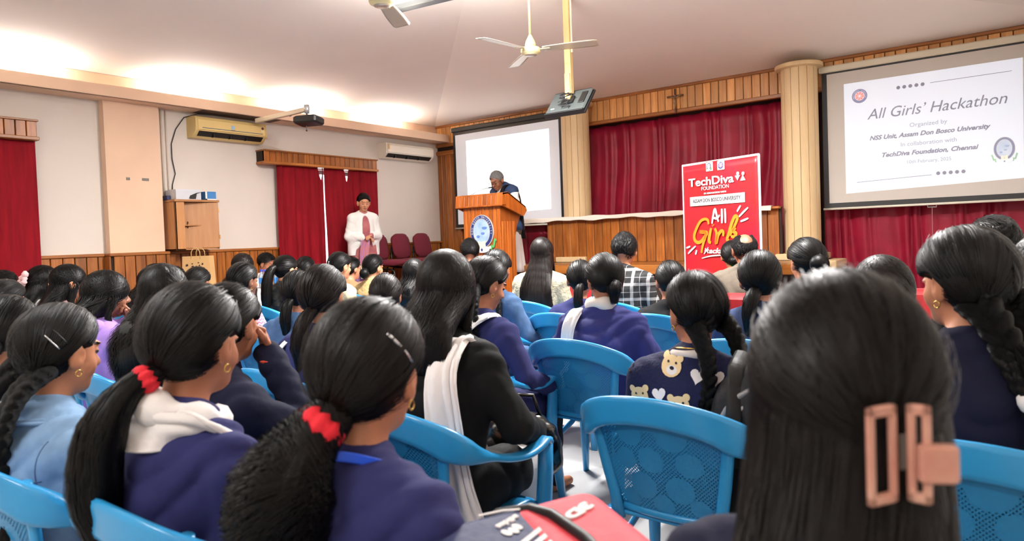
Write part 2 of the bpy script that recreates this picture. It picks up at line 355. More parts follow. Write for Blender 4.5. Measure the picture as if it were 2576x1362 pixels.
# --- ceiling fans
m_fan = mat('fan_cream', (222, 210, 160), .35, var=.04, scale=4); m_blade = mat('fan_blade', (200, 192, 172), .3, metal=.2)
def fan(label, x, y, z, ztop, a0):
    t = thing('ceiling_fan', label, 'fan', (x, y, z), 0, 'ceiling fans')
    MB().lathe([(.02, -.052), (.06, -.05), (.066, -.044), (.07, -.04), (.088, -.034), (.094, -.02), (.094, 0), (.088, .008), (.088, .014), (.06, .026), (.02, .03)], 32).build('motor', m_fan, t, sm=True)
    MB().lathe([(.006, -.056), (.056, -.053), (.058, -.050)], 28).build('bottom_cap', mat('fan_steel', (185, 175, 160), .3, metal=.5), t, sm=True)
    MB().lathe([(.012, .03), (.05, .034), (.052, .05), (.042, .085), (.026, .115), (.014, .14)], 24).build('canopy', m_fan, t, sm=True)
    MB().tube([(0, 0, .03), (0, 0, ztop-z-.05)], .012, 12).build('down_rod', m_fan, t, sm=True)
    MB().lathe([(.014, ztop-z-.16), (.05, ztop-z-.06), (.05, ztop-z-.03)], 20).build('canopy', m_fan, t, sm=True)
    bl = MB()
    def fb(u, v):
        r = .12+.52*u; w = (.05+.02*math.sin(math.pi*min(1, u*1.4)*.5))*(1 if u < .97 else .82)
        q = (v-.5)*2*w; return (r, q, -.004-.17*q+.10*q*q)
    bl.grid(fb, 14, 6, .003); bme = bl.mesh('blade', m_blade, True)
    ar = MB().box((.07, -.016, -.006), (.19, .016, .0), ch=.002).mesh('blade_arm', m_fan)
    for k in range(3):
        b = link('blade', bme, t, (0, 0, 0), (0, 0, a0+k*2*math.pi/3)); link('blade_arm', ar, b)
fan('cream three-blade ceiling fan hanging in front of the stage', -3.665, 5.31, 3.12, 3.79, R(21))
fan('ceiling fan cut off by the top edge of the picture', -3.705, 3.47, 3.13, 3.87, R(122))
# --- ceiling hook with small white fitting
t = thing('ceiling_hook_plate', 'small white hook plate on the ceiling right of the pole', 'hook', (-2.86, 6.06, 3.655), 0)
MB().lathe([(.05, .0), (.045, -.015), (.01, -.02)], 16).build('plate', white(), t, sm=True)
MB().tube([(0, 0, -.015), (.02, 0, -.04), (.01, 0, -.06), (-.015, 0, -.05)], .006, 6).build('hook', m_blackm, t, sm=True)
# --- hanging monitor on a cream pole
t = thing('hanging_monitor', 'grey flat monitor hung face-down from a cream ceiling pole', 'monitor', (-3.55, 5.8, 2.66), 0)
m_pole = mat('pole_cream', (200, 172, 116), .45, var=.05, scale=5)
MB().box((-.035, -.03, .10), (.035, .03, 1.2), ch=.006).build('pole', m_pole, t)
MB().box((.036, -.012, .5), (.05, .012, 1.2), ch=.004).build('cable_duct', mat('duct_white', (235, 228, 205), .5), t)
MB().box((-.03, -.045, -.04), (.03, -.005, .30), ch=.004).build('bracket', m_pole, t)
tilt = Matrix.Rotation(R(-41), 4, 'X')
pn = MB().box((-.235, -.012, -.165), (.235, .02, .165), tilt, ch=.008); pn.build('panel', m_black, t)
bk = MB().box((-.225, -.04, -.15), (.225, -.01, .155), tilt, ch=.02); bk.build('back_cover', mat('monitor_grey', (66, 72, 72), .45), t)
MB().box((-.225, -.045, -.165), (.225, .0, -.147), tilt, ch=.004).build('bottom_edge', m_black, t)
MB().box((.13, -.05, -.06), (.2, -.038, .10), tilt, ch=.004).build('port_bay', m_black, t)
MB().box((-.17, -.043, -.10), (-.13, -.0395, -.088), tilt).build('badge', white(), t)
MB().box((-.07, -.06, -.05), (.07, -.04, .05), tilt, ch=.006).build('wall_mount', m_black, t)
for k in range(4):
    rr = random.Random(k); pts = [(-.03+.02*k, -.055, .10)]
    for i in range(7): pts.append((rr.uniform(-.09, .10), -.09+rr.uniform(-.01, .01)-.02*i/7+.0, .08-.03*i+rr.uniform(-.01, .01)))
    MB().tube(pts, .0045, 6).build('cable', m_cable, t, sm=True)
# --- air conditioners
m_acy = mat('ac_yellowed', (222, 194, 128), .4, var=.05, scale=3); m_acw = mat('ac_white', (226, 216, 200), .4)
def ac_unit(label, y0, y1, z0, z1, m, kind):
    t = thing('air_conditioner', label, 'air conditioner', (XL, y0, z0), 0, 'wall air conditioners'); L, H = y1-y0, z1-z0
    prof = [(0, 0), (.10, 0), (.155, .035), (.20, .075), (.21, .12), (.21, H-.04), (.195, H-.01), (.16, H), (0, H)]
    b = MB().poly([(x, .012, z) for x, z in prof], (0, L-.024, 0)); b.build('body', m, t)
    pe = [(x*1.0, z) for x, z in prof]
    for yy in (0, L-.014): MB().poly([(x*1.02, yy, z) for x, z in pe], (0, .014, 0)).build('end_panel', m, t)
    MB().poly([(.211, .03, .085), (.216, .03, .09), (.216, .03, H-.045), (.211, .03, H-.04)], (0, L-.06, 0)).build('front_panel', m, t)
    Mq = Matrix.Translation((.165, 0, .038)) @ Matrix.Rotation(R(-40), 4, 'Y')
    MB().box((-.03, .05, -.004), (.045, L-.05, .006), Mq).build('vent_slot', m_black, t)
    MB().box((-.055, .05, .006), (-.005, L-.05, .014), Mq, ch=.003).build('flap', m, t)
    if kind == 'y':
        MB().box((.216, .08, H*.42), (.2175, L-.06, H*.42+.008)).build('trim_stripe', mat('ac_stripe', (70, 90, 110), .4), t)
        MB().box((.216, L*.5-.02, H*.50), (.218, L*.5+.025, H*.50+.045)).build('badge', mat('ac_badge', (150, 185, 215), .3), t)
        MB().box((.216, L*.5-.025, H*.445), (.2175, L*.5+.03, H*.445+.006)).build('badge', mat('grey_print', (110, 100, 80), .6), t)
        for k in range(3): MB().box((.13, .25*L+.23*L*k, .012), (.185, .25*L+.23*L*k+.012, .05)).build('louver', m_black, t)
        s = MB().box((.2165, L-.085, H*.52), (.218, L-.04, H*.82)); s.build('energy_sticker', mat('sticker_pale', (230, 214, 160), .5), t)
        MB().lathe([(.018, 0), (.018, .002)], 16, M=frameM((.2185, L-.062, H*.72), (0, 1, 0), (0, 0, 1))).build('sticker_dial', mat('dial_red', (120, 60, 50), .5), t)
    else:
        s = MB().box((.2165, .03, H*.55), (.218, .07, H*.9)); s.build('energy_sticker', mat('sticker_gold', (205, 170, 110), .5), t)
        for k in range(3): MB().box((.13, .2*L+.25*L*k, .012), (.185, .2*L+.25*L*k+.012, .05)).build('louver', m_black, t)
ac_unit('yellowed split air conditioner above the wall cabinet', 4.24, 5.19, 2.69, 2.94, m_acy, 'y')
ac_unit('white split air conditioner high in the room corner', 7.27, 8.33, 2.66, 2.90, m_acw, 'w')
# soot stain over the yellow unit: real grime patch
MB().box((XL+.05, 4.3, 2.992), (XL+.29, 5.35, 2.999)).build('soot_patch', mat('soot', (96, 74, 60), .95, var=.4, scale=5), bpy.data.objects['trim_3'])
# conduits and cable down the wall
def wall_cable(name, label, pts, r, m): return tag(MB().tube(pts, r, 6).build(name, m, None, sm=True), label, 'cable')
m_cond = mat('conduit_paint', (205, 190, 172), .6)
wall_cable('wall_conduit', 'thin painted conduit on the wall next to the pilaster', [(XL+.012, 3.93, 2.99), (XL+.012, 3.93, 1.96)], .010, m_cond)
wall_cable('wall_conduit', 'thin painted conduit running down behind the white box', [(XL+.012, 3.985, 2.99), (XL+.012, 3.985, 1.96)], .008, m_cond)
wall_cable('wall_cable', 'loose black cable from the yellow air conditioner to the cabinet', [(XL+.2, 4.6, 2.975), (XL+.15, 4.3, 2.965), (XL+.03, 4.2, 2.93), (XL+.015, 4.10, 2.78), (XL+.015, 4.04, 2.60), (XL+.015, 4.04, 2.42), (XL+.015, 4.07, 2.25), (XL+.015, 4.03, 2.12), (XL+.02, 4.02, 1.99)], .006, m_cable)
# --- projector on its arm
t = thing('ceiling_projector', 'black projector on a long white arm from the cornice', 'projector', (XL+.3, 5.0, 2.95), 0)
MB().box((-.02, -.02, -.03), (1.03, .025, .025), ch=.006).build('arm', mat('arm_white', (205, 190, 165), .5), t)
MB().lathe([(.03, -.05), (.035, 0), (.03, .05)], 16, (1.02, 0, 0)).build('joint', mat('arm_steel', (190, 190, 190), .35, metal=.4), t, sm=True)
MB().tube([(1.02, 0, 0), (1.02, 0, -.075)], .01, 8).build('drop_rod', m_blackm, t)
Mz = Matrix.Translation((1.02, .02, -.135)) @ Matrix.Rotation(R(22), 4, 'Z') @ Matrix.Rotation(R(-5), 4, 'X')
pj = MB().box((-.15, -.11, -.045), (.15, .11, .045), Mz, ch=.018).build('body', m_black, t)
MB().lathe([(.036, 0), (.036, .03), (.028, .032)], 20, M=Mz @ Matrix.Translation((.08, .10, 0)) @ Matrix.Rotation(R(-90), 4, 'X')).build('lens', mat('lens_glass', (30, 34, 40), .1), t, sm=True)
for k in range(5): MB().box((-.151, -.08+k*.03, -.02), (-.149, -.065+k*.03, .02), Mz).build('vent', mat('vent_grey', (60, 60, 62), .5), t)
MB().tube([(1.0, -.0, -.17), (1.0, -.0, -.24)], .005, 6).build('aerial_rod', m_blackm, t)
MB().lathe([(.002, -.012), (.012, 0), (.002, .012)], 10, (1.0, 0, -.25)).build('knob', m_black, t, sm=True)
MB().tube([(-.1, .03, .0), (.15, .03, .01), (.35, .03, -.02), (.5, .03, .03), (.65, .03, -.03), (.85, .03, .02), (1.0, .03, -.06)], .006, 6).build('cable', m_cable, t, sm=True)
# --- wall cabinet with ajar door
m_ply = wood('cabinet_ply', (192, 136, 84), (176, 118, 68), .5)
t = thing('wall_cabinet', 'small wooden wall cabinet with its door ajar', 'cabinet', (XL, 3.90, 1.34), 0)
D_, L_, H_ = .30, .52, .56
for nm, lo, hi in (('side_panel', (0, 0, 0), (D_, .018, H_)), ('side_panel', (0, L_-.018, 0), (D_, L_, H_)), ('bottom_panel', (0, 0, 0), (D_, L_, .018)), ('top_panel', (0, -.012, H_), (D_+.02, L_+.012, H_+.026)), ('shelf', (.01, .018, H_*.5), (D_-.03, L_-.018, H_*.5+.016)), ('side_stile', (D_-.018, 0, 0), (D_, .11, H_))):
    MB().box(lo, hi, ch=.003).build(nm, m_ply, t)
MB().box((.002, .01, .01), (.008, L_-.01, H_)).build('back_panel', mat('cabinet_shade', (12, 10, 9), .9), t)  # near-black colour stands for the shade inside the cabinet
for yy in (.018, .5): MB().box((.01, yy, .02), (D_-.02, yy+.003, H_-.005)).build('shade_sheet', mat('cabinet_shade', (12, 10, 9), .9), t)  # thin dark sheets added as the shade on the inner sides
Md = Matrix.Translation((D_+.005, L_-.004, 0)) @ Matrix.Rotation(R(-16), 4, 'Z')
dr = MB().box((0, -.40, .02), (.02, 0, H_-.004), Md, ch=.003).build('door', m_ply, t)
MB().box((0.001, -.404, .02), (.019, -.399, H_-.004), Md).build('edge_strip', mat('edge_yellow', (215, 205, 110), .5), dr)
m_brass = mat('old_brass', (150, 110, 70), .35, metal=.7)
h = MB().tube([tuple(Md @ Vector(p)) for p in ((.02, -.345, .26), (.042, -.345, .27), (.046, -.345, .295), (.042, -.345, .32), (.02, -.345, .33))], .006, 8).build('handle', m_brass, dr, sm=True)
for z in (.12, .44): MB().box((.016, -.006, z), (.026, .01, z+.05), Md).build('hinge', m_brass, dr)
# things on the cabinet
tz = 1.34+.56+.027
t = thing('cardboard_box', 'white cardboard box with a black printed curl on the cabinet', 'box', (XL+.04, 3.93, tz), 0)
MB().box((0, 0, 0), (.24, .30, .115), ch=.003).build('carton', mat('box_white', (200, 202, 208), .6, var=.03), t)
MB().box((-.002, -.002, .1), (.242, .302, .118)).build('lid', mat('box_white2', (206, 208, 214), .6), t)
cu = MB()
for k in range(6): cu.tube([(.2425, .16+.012*k, .012), (.243, .17+.014*k, .045+.006*k), (.2425, .21+.018*k, .06+.006*k)], [.011, .007, .002], 6)
cu.build('printed_curl', m_black, t)
t = thing('cardboard_box', 'small blue and white carton at the cabinet edge', 'box', (XL+.10, 4.27, tz), 0)
MB().box((0, 0, 0), (.20, .135, .10), ch=.003).build('carton', mat('box_blue', (52, 118, 178), .5), t)
MB().box((.2, 0, 0), (.203, .02, .1)).build('white_edge', white(), t); MB().box((.2, 0, 0), (.203, .135, .014)).build('white_edge', white(), t)
t = thing('cardboard_box', 'little navy box squeezed beside the white carton', 'box', (XL+.04, 3.885, tz), 0)
MB().box((0, 0, 0), (.12, .042, .05), ch=.003).build('carton', mat('box_navy', (32, 36, 78), .5), t)
# --- crucifix on the fascia
t = thing('wooden_crucifix', 'small dark crucifix fixed on the stage fascia', 'crucifix', (-3.62, YB-.05, 2.93), 0)
m_cr = wood('crucifix_wood', (104, 64, 34), (70, 40, 20), .5)
MB().box((-.014, 0, 0), (.014, -.016, .32), ch=.003).build('upright', m_cr, t); MB().box((-.115, -.001, .21), (.115, -.017, .235), ch=.003).build('crossbar', m_cr, t)
fg = MB(); fg.tube([(0, -.026, .05), (.006, -.03, .11), (0, -.027, .16), (0, -.026, .20)], [.007, .012, .015, .017], 8); fg.tube([(-.1, -.022, .232), (-.05, -.026, .215), (0, -.027, .198), (.05, -.026, .215), (.1, -.022, .232)], [.004, .006, .009, .006, .004], 8); fg.lathe([(.003, -.02), (.013, 0), (.003, .02)], 10, (.004, -.032, .226)); fg.lathe([(.012, -.012), (.018, 0), (.013, .012)], 10, (0, -.028, .125))
fg.build('figure', mat('bronze_figure', (150, 120, 90), .4, metal=.4), t, sm=True)
# --- columns of cream staves
def column(label, x):
    t = thing('cream_column', label, 'column', (x, 8.40, .97), 0, 'cream stage columns'); n = 14; rr = .20
    MB().lathe([(rr-.012, 0), (rr-.012, 2.24)], 28).build('core', mat('column_gap', (120, 92, 60), .8), t)
    s = MB(); a0 = .02; a1 = 2*math.pi/n-.006
    pts = [((rr)*math.cos(a0+(a1-a0)*k/4), rr*math.sin(a0+(a1-a0)*k/4), 0) for k in range(5)]+[((rr-.014)*math.cos(a0+(a1-a0)*k/4), (rr-.014)*math.sin(a0+(a1-a0)*k/4), 0) for k in (4, 3, 2, 1, 0)]
    s.poly(pts, (0, 0, 2.235)); me = s.mesh('stave', m_cream)
    for k in range(n): link('stave', me, t, None, (0, 0, 2*math.pi*k/n))
    MB().lathe([(.20, 2.215), (.255, 2.225), (.262, 2.24), (.262, 2.262), (.25, 2.272), (.05, 2.275)], 36).build('capital', m_cream, t, sm=False)
    MB().box((-.25, -.25, 0), (.25, .25, .075), ch=.008).build('plinth', m_cream, t)
    MB().box((-.33, -.32, -.12), (.42, .25, 0.0), ch=.008).build('plinth', m_cream, t)
column('cream stave column between the stage curtain and the large slide screen', -2.015)
column('cream stave column behind the hanging monitor', -5.07)
# ================================================================== screens, banner, lectern and front furniture
m_slide = mat('slide_light', (196, 202, 212), .8, emit=.36); m_slide2 = mat('slide_light_bright', (250, 252, 255), .8, emit=.95)  # projector light put into the colour as a glow
m_scr = mat('screen_cloth_grey', (190, 184, 176), .85); m_scr2 = mat('screen_cloth_glow', (216, 220, 226), .85, emit=.12)  # left cloth brighter and faintly glowing, light put into its colour
def ellipse(rx, rz, n=40, a0=0, a1=2*math.pi, k=1): return [(rx*math.cos(a0+(a1-a0)*i/n), rz*math.sin(a0+(a1-a0)*i/n)) for i in range(n+(0 if a1-a0 > 6.28 else 1))]
def flat(pts, M, z0, z1):
    n = len(pts); V = [tuple(M @ Vector((x, y, z))) for z in (z0, z1) for x, y in pts]; mb = MB()
    return mb.add(V, [tuple(range(n-1, -1, -1)), tuple(range(n, 2*n))]+[(i, (i+1) % n, n+(i+1) % n, n+i) for i in range(n)])
def ringflat(o, i, M, z0, z1):
    n = len(o); mb = MB(); V = [tuple(M @ Vector((x, y, z))) for z in (z0, z1) for x, y in o+i]
    F = []
    for k in range(n):
        j = (k+1) % n; F += [(2*n+k, 2*n+j, 3*n+j, 3*n+k), (j, k, n+k, n+j), (k, j, 2*n+j, 2*n+k), (n+j, n+k, 3*n+k, 3*n+j)]
    return mb.add(V, F)
def arc_text(name, s, m, parent, M, rx, rz, a0, a1, h, bold=0, z=.0):
    obs = []
    for k, ch in enumerate(s):
        if ch == ' ': continue
        a = a0+(a1-a0)*k/(len(s)-1); tx, ty = -math.sin(a)*rx, math.cos(a)*rz; tl = -math.atan2(tx, ty)+0
        th = math.atan2(math.sin(a)/rz, math.cos(a)/rx)-math.pi/2
        obs.append(text_mesh(name, ch, m, parent, M @ Matrix.Translation((rx*math.cos(a), rz*math.sin(a), z)) @ Matrix.Rotation(th, 4, 'Z'), None, h, bold=bold))
    # join the letters into one part
    V = []; F = []
    for o in obs:
        n = len(V); V += [tuple(v.co) for v in o.data.vertices]; F += [tuple(i+n for i in p.vertices) for p in o.data.polygons]
    for o in obs: me = o.data; bpy.data.objects.remove(o); bpy.data.meshes.remove(me)
    me = bpy.data.meshes.new(name); me.from_pydata(V, [], F); me.materials.append(m); return link(name, me, parent)
def emblem(parent, M, rx, rz, tint, pre='', letters=True, emit=0):
    """oval crest: rim, navy ring, pale centre, book, star, green ribbons; tint(c) maps colours"""
    def mm(n, c): return mat(pre+n, tint(c), .45, emit=emit)
    d = .004 if rx > .12 else .0015
    flat(ellipse(rx, rz), M, 0, d*3).build('emblem_rim', mm('crest_silver', (170, 168, 160)), parent)
    ringflat(ellipse(rx*.94, rz*.955), ellipse(rx*.70, rz*.76), M, d*2, d*4).build('emblem_ring', mm('crest_navy', (30, 44, 100)), parent)
    ringflat(ellipse(rx*.72, rz*.78), ellipse(rx*.68, rz*.74), M, d*2, d*4.4).build('emblem_rim', mm('crest_silver', (170, 168, 160)), parent)
    c = flat(ellipse(rx*.69, rz*.75), M, d*2, d*3.4).build('emblem_centre', mat(pre+'crest_sky', tint((124, 156, 200)), .5, var=.25, scale=9, c2=tint((170, 190, 216)), emit=emit), parent)
    for (bx, bz, br, bs) in ((.25, .2, .22, .10), (.1, -.12, .16, .09), (-.3, -.3, .14, .10)):
        flat([(rx*(bx+br*math.cos(a)*(1+.12*math.sin(3*a))), rz*(bz+bs*math.sin(a)*(1+.15*math.cos(2*a)))) for a in [k*math.pi/10 for k in range(20)]], M, d*3, d*3.6).build('sky_patch', mm('crest_blue_patch', (84, 118, 176)), parent)
    for s in (-1, 1):
        rb = MB()
        w = [(rx*(.70+.42*t), -rz*(1.02-.55*t)+rz*.10*math.sin(t*9)) for t in [k/8 for k in range(9)]]
        o = [(s*x, z) for x, z in w]+[(s*(x+rx*.10), z-rz*.13) for x, z in reversed(w)]
        flat(o if s < 0 else o[::-1], M, d*1, d*4).build('ribbon', mm('crest_green', (70, 150, 84)), parent)
        flat([(s*rx*.34, -rz*.98), (s*rx*.72, -rz*.86), (s*rx*.78, -rz*1.0), (s*rx*.36, -rz*1.14)][::s], M, d*2, d*5).build('ribbon', mm('crest_white', (235, 235, 235)), parent)
    flat([(rx*.62*math.cos(a), -rz*1.06+rz*.2*math.sin(a)) for a in [k*math.pi/12 for k in range(24)]], M, d*2, d*4.5).build('scroll', mm('crest_white', (235, 235, 235)), parent)
    bkp = MB()
    for s in (-1, 1): bkp.add(flat([(s*rx*.02, -rz*.62), (s*rx*.30, -rz*.56), (s*rx*.32, -rz*.88), (s*rx*.02, -rz*.94)][::-s], M, d*4, d*6).v, [tuple(f) for f in flat([(0, 0)]*4, M, 0, 1).f])
    bkp.build('open_book', mm('crest_cream', (222, 212, 184)), parent)
    flat([((rx*.13 if k % 2 == 0 else rx*.055)*math.sin(k*math.pi/5), -rz*1.08+(rx*.13 if k % 2 == 0 else rx*.055)*math.cos(k*math.pi/5)) for k in range(9, -1, -1)], M, d*4.5, d*6).build('star', mm('crest_navy', (30, 44, 100)), parent)
    if letters: arc_text('lettering', 'DON BOSCO UNIVERSITY', mm('crest_letter', (205, 205, 205)), parent, M, rx*.77, rz*.82, R(188), R(-8), rz*.105, z=d*4)
def wheel_logo(parent, M, r, tint, pre='', emit=0):
    def mm(n, c): return mat(pre+n, tint(c), .5, emit=emit)
    flat(ellipse(r, r), M, 0, .001).build('wheel_rim', mm('wheel_white', (240, 240, 245)), parent)
    ringflat(ellipse(r*.96, r*.96), ellipse(r*.60, r*.60), M, .0005, .0018).build('wheel_ring', mm('wheel_navy', (44, 44, 110)), parent)
    flat(ellipse(r*.54, r*.54), M, .0005, .0016).build('wheel_disc', mm('wheel_red', (226, 50, 50)), parent)
    sp = MB()
    for k in range(8):
        a = k*math.pi/4+.2; q = M @ Matrix.Rotation(a, 4, 'Z'); sp.box((r*.08, -r*.028, .0016), (r*.52, r*.028, .0024), q)
    sp.build('wheel_spokes', mm('wheel_white', (240, 240, 245)), parent)
    flat(ellipse(r*.12, r*.12), M, .0016, .0026).build('wheel_hub', mm('wheel_white', (240, 240, 245)), parent)
    arc_text('lettering', 'NATIONAL SERVICE', mm('wheel_letter', (200, 200, 220)), parent, M, r*.68, r*.68, R(200), R(-20), r*.16, z=.0018)
def screen(label, x0, x1, z0, z1, Y, right):
    t = thing('projection_screen', label, 'screen', (x0, Y, z0), 0, 'roll-down projection screens'); w, h = x1-x0, z1-z0
    MB().box((0, 0, 0), (w, .006, h)).build('black_border', m_black, t)
    bt = .05; MB().box((.055, -.003, .055), (w-.055, .001, h-(.02 if right else .05))).build('cloth', m_scr if right else m_scr2, t)
    MB().box((-.02, -.03, h), (w+.02, .045, h+.075), ch=.012).build('roller_case', mat('case_cream', (206, 198, 176), .5) if right else mat('case_black', (28, 34, 34), .5), t)
    for s in (-.03, w+.005): MB().box((s, -.03, h+.002), (s+.03, .045, h+.07), ch=.01).build('end_cap', mat('case_end', (220, 214, 196), .5), t)
    MB().tube([(-.01, -.002, -.012), (w+.01, -.002, -.012)], .013, 10).build('bottom_bar', mat('bar_white', (214, 208, 190), .5), t, sm=True)
    if right:
        MB().tube([(w*.5-.04, -.01, -.02), (w*.5-.04, -.01, -.045), (w*.5+.04, -.01, -.045), (w*.5+.04, -.01, -.02)], .006, 6).build('pull_handle', mat('handle_grey', (140, 130, 125), .4), t)
        MB().tube([(w*.5, -.01, -.045), (w*.5, -.01, -.5)], .003, 6).build('pull_cord', mat('cord_grey', (150, 120, 115), .6), t)
    return t
SY = 8.55
sr = screen('large projection screen showing the grey-lettered slide, right of the column', -1.80, .345, 1.56, 3.125, SY, True)
sl = screen('washed-out projection screen behind the person at the lectern', -7.545, -5.39, 1.545, 3.135, SY, False)
def slide(t, ox, oz, faint):
    """projected slide as glowing panel and lettering on the screen t; coordinates are wall X and Z shifted by ox, oz"""
    base = Vector(t.location); e = .55 if not faint else .92
    def P(x, z, k=0): return (x+ox-base.x, -.006-k, z+oz-base.z)
    MB().add([P(-1.566, 1.715), P(.066, 1.765), P(.07, 2.967), P(-1.566, 2.967)], [(0, 1, 2, 3)]).build('slide_picture', m_slide2 if faint else m_slide, t)
    tint = (lambda c: tuple(int(255-(255-v)*(.10 if faint else .55)) for v in c))
    pre = 'faint_' if faint else 'slide_'
    g1 = mat(pre+'ink', (136, 138, 156) if not faint else (236, 238, 242), .7, emit=.06 if not faint else .7); g2 = mat(pre+'ink_light', (158, 166, 182) if not faint else (240, 242, 246), .7, emit=.10 if not faint else .8)  # lettering glows slightly so it looks washed by the projector light
    def line(s, x0, x1, z, h, m, shear=0, bold=0):
        text_mesh('lettering', s, m, t, frameM(P((x0+x1)/2, z, .001), (1, 0, 0), (0, 0, 1)), x1-x0, h, shear, bold, depth=.0006)
    line("All Girls\u2019 Hackathon", -1.332, -.059, 2.532, .118, g1, .28)
    line('Organized by', -.921, -.576, 2.397, .046, g2)
    line('NSS Unit, Assam Don Bosco University', -1.313, -.201, 2.297, .048, g1, .3, .0022)
    line('In collaboration with', -1.008, -.496, 2.195, .046, g2)
    line('TechDiva Foundation, Chennai', -1.193, -.306, 2.097, .048, g1, .3, .0022)
    line('10th February, 2025', -.95, -.547, 2.002, .038, g2)
    for k in range(5):
        for x, z in ((-1.022+.0573*k, 2.841), (-.666+.0563*k, 1.873)):
            flat(ellipse(.0185, .0195, 20), frameM(P(x, z, .0005), (1, 0, 0), (0, 0, 1)), 0, .001).build('slide_dot', g1, t)
    for a, b in (((-.724, 2.845), (-.02, 2.849)), ((-1.452, 1.836), (-.725, 1.862))):
        MB().tube([P(*a, .001), P(*b, .001)], .0028, 5).build('slide_line', g1, t)
    wheel_logo(t, frameM(P(-1.405, 2.808, .0005), (1, 0, 0), (0, 0, 1)), .092 if False else .083, tint, pre, .08 if not faint else .8)
    emblem(t, frameM(P(-.092, 2.075, .0005), (1, 0, 0), (0, 0, 1)), .092, .12, tint, pre, False, .08 if not faint else .8)
slide(sr, 0, 0, False); slide(sl, -5.69, 0.0, True)
# --- red roll-up banner
t = thing('rollup_banner', 'tall red standing banner with white and orange lettering', 'banner', (-2.223, 6.23, 0), -math.atan2(.36, .846)); BW, BT = .92, 2.0
m_ban = mat('banner_red', (172, 28, 24), .35, var=.2, scale=2.2, c2=(156, 20, 42), bump=.25, bscale=5, stretch=(1, 1, 1.6))
MB().grid(lambda u, v: (-BW/2+BW*u, .006*math.sin(9*v+5*u)*math.sin(math.pi*u), .06+(BT-.06)*v), 20, 26, .003).build('print_sheet', m_ban, t, sm=True)
MB().box((-BW/2-.01, -.07, 0), (BW/2+.01, .09, .06), ch=.015).build('base', mat('banner_steel', (170, 170, 172), .35, metal=.5), t)
MB().tube([(0, .03, .05), (0, .03, BT-.01)], .012, 8).build('rear_pole', mat('banner_steel', (170, 170, 172), .35, metal=.5), t)
MB().box((-BW/2-.004, -.008, BT-.012), (BW/2+.004, .014, BT+.008), ch=.003).build('top_rail', white(), t)
for s in (-1, 1): MB().box((s*BW/2-.008, -.004, .06), (s*BW/2+.008, .012, BT), ch=.002).build('white_edge', white(), t)
def bp(x, y, k=0.0):
    u = (x-(150+.042*(y-155)))/815; v = (y-(155-120*(x-150)/815))/(1080+147*u)
    return (-BW/2+BW*u, -.013-k, BT-v)
m_bw = mat('banner_white', (198, 190, 188), .5); m_bo = mat('banner_orange', (232, 122, 24), .5); m_bk = mat('banner_ink', (52, 54, 62), .5)
def bt(s, x0, y0, x1, h, m, shear=0, bold=0):
    a = bp(x0, y0); y1 = y0-120*(x1-x0)/815*1.0; b = bp(x1, y1)
    text_mesh('lettering', s, m, t, frameM(((a[0]+b[0])/2, a[1]-.003, a[2]), (1, 0, 0), (0, 0, 1)), b[0]-a[0], h, shear, bold, depth=.001)
for x, y in ((473, 163), (597, 148)):
    c = bp(x, y); MB().box((c[0]-.043, -.016, c[2]-.043), (c[0]+.043, -.012, c[2]+.043), ch=.0015).build('logo_tile', m_bw, t)
emblem(t, frameM(bp(473, 158, .004), (1, 0, 0), (0, 0, 1)), .026, .032, lambda c: c, '', False)
wheel_logo(t, frameM(bp(597, 148, .004), (1, 0, 0), (0, 0, 1)), .034, lambda c: c)
bt('TechDiva', 240, 380, 735, .078, m_bw, 0, .0025); bt('FOUNDATION', 390, 417, 685, .036, m_bw); bt('IN ASSOCIATION WITH', 418, 458, 658, .015, m_bw, 0, .0008)
for s, x in ((0, 772), (1, 825)):
    c = bp(x, 237); flat(ellipse(.0165, .0165, 20), frameM(c, (1, 0, 0), (0, 0, 1)), 0, .002).build('figure_icon', m_bw, t)
    q = bp(x, 312); w = .03; P3 = [(-w, .046), (w, .046), (0, 0)] if s == 0 else [(-w, 0), (w, 0), (0, .052)]
    flat(P3 if s else P3[::-1], frameM(q, (1, 0, 0), (0, 0, 1)), 0, .002).build('figure_icon', m_bw, t)
a, b = bp(258, 588), bp(845, 435); MB().box((a[0], -.0135, a[2]+.0), (b[0], -.0115, bp(258, 490)[2]), ch=.001).build('title_plate', m_bw, t)
bt('ASSAM DON BOSCO UNIVERSITY', 293, 551, 805, .036, m_bk)
def stroke(name, pts, r, m, k=.0):
    P_ = [Vector(bp(x, y, k)) for x, y in pts]; out = []
    for i in range(len(P_)-1):          # Catmull-Rom
        p0, p1, p2, p3 = P_[max(i-1, 0)], P_[i], P_[i+1], P_[min(i+2, len(P_)-1)]
        for j in range(5):
            s = j/5; out.append(.5*((2*p1)+(-p0+p2)*s+(2*p0-5*p1+4*p2-p3)*s*s+(-p0+3*p1-3*p2+p3)*s**3))
    out.append(P_[-1]); n = len(out)
    V = []
    for i, p in enumerate(out):
        d = (out[min(i+1, n-1)]-out[max(i-1, 0)]); d.normalize(); sd = Vector((-d.z, 0, d.x)); w = r*(.75+.35*math.sin(math.pi*i/(n-1)))
        V += [p+sd*w+Vector((0, -.001, 0)), p-sd*w+Vector((0, -.001, 0)), p-sd*w+Vector((0, .002, 0)), p+sd*w+Vector((0, .002, 0))]
    F = [(i*4+j, i*4+(j+1) % 4, i*4+4+(j+1) % 4, i*4+4+j) for i in range(n-1) for j in range(4)]+[(3, 2, 1, 0), (n*4-4, n*4-3, n*4-2, n*4-1)]
    MB().add([tuple(v) for v in V], F).build(name, m, t)
for pts in ([(508, 772), (520, 690), (538, 615), (560, 690), (578, 752)], [(515, 705), (560, 715), (590, 680)], [(612, 612), (615, 690), (616, 768)], [(645, 610), (650, 690), (653, 765)]): stroke('lettering', pts, .0105, m_bw)
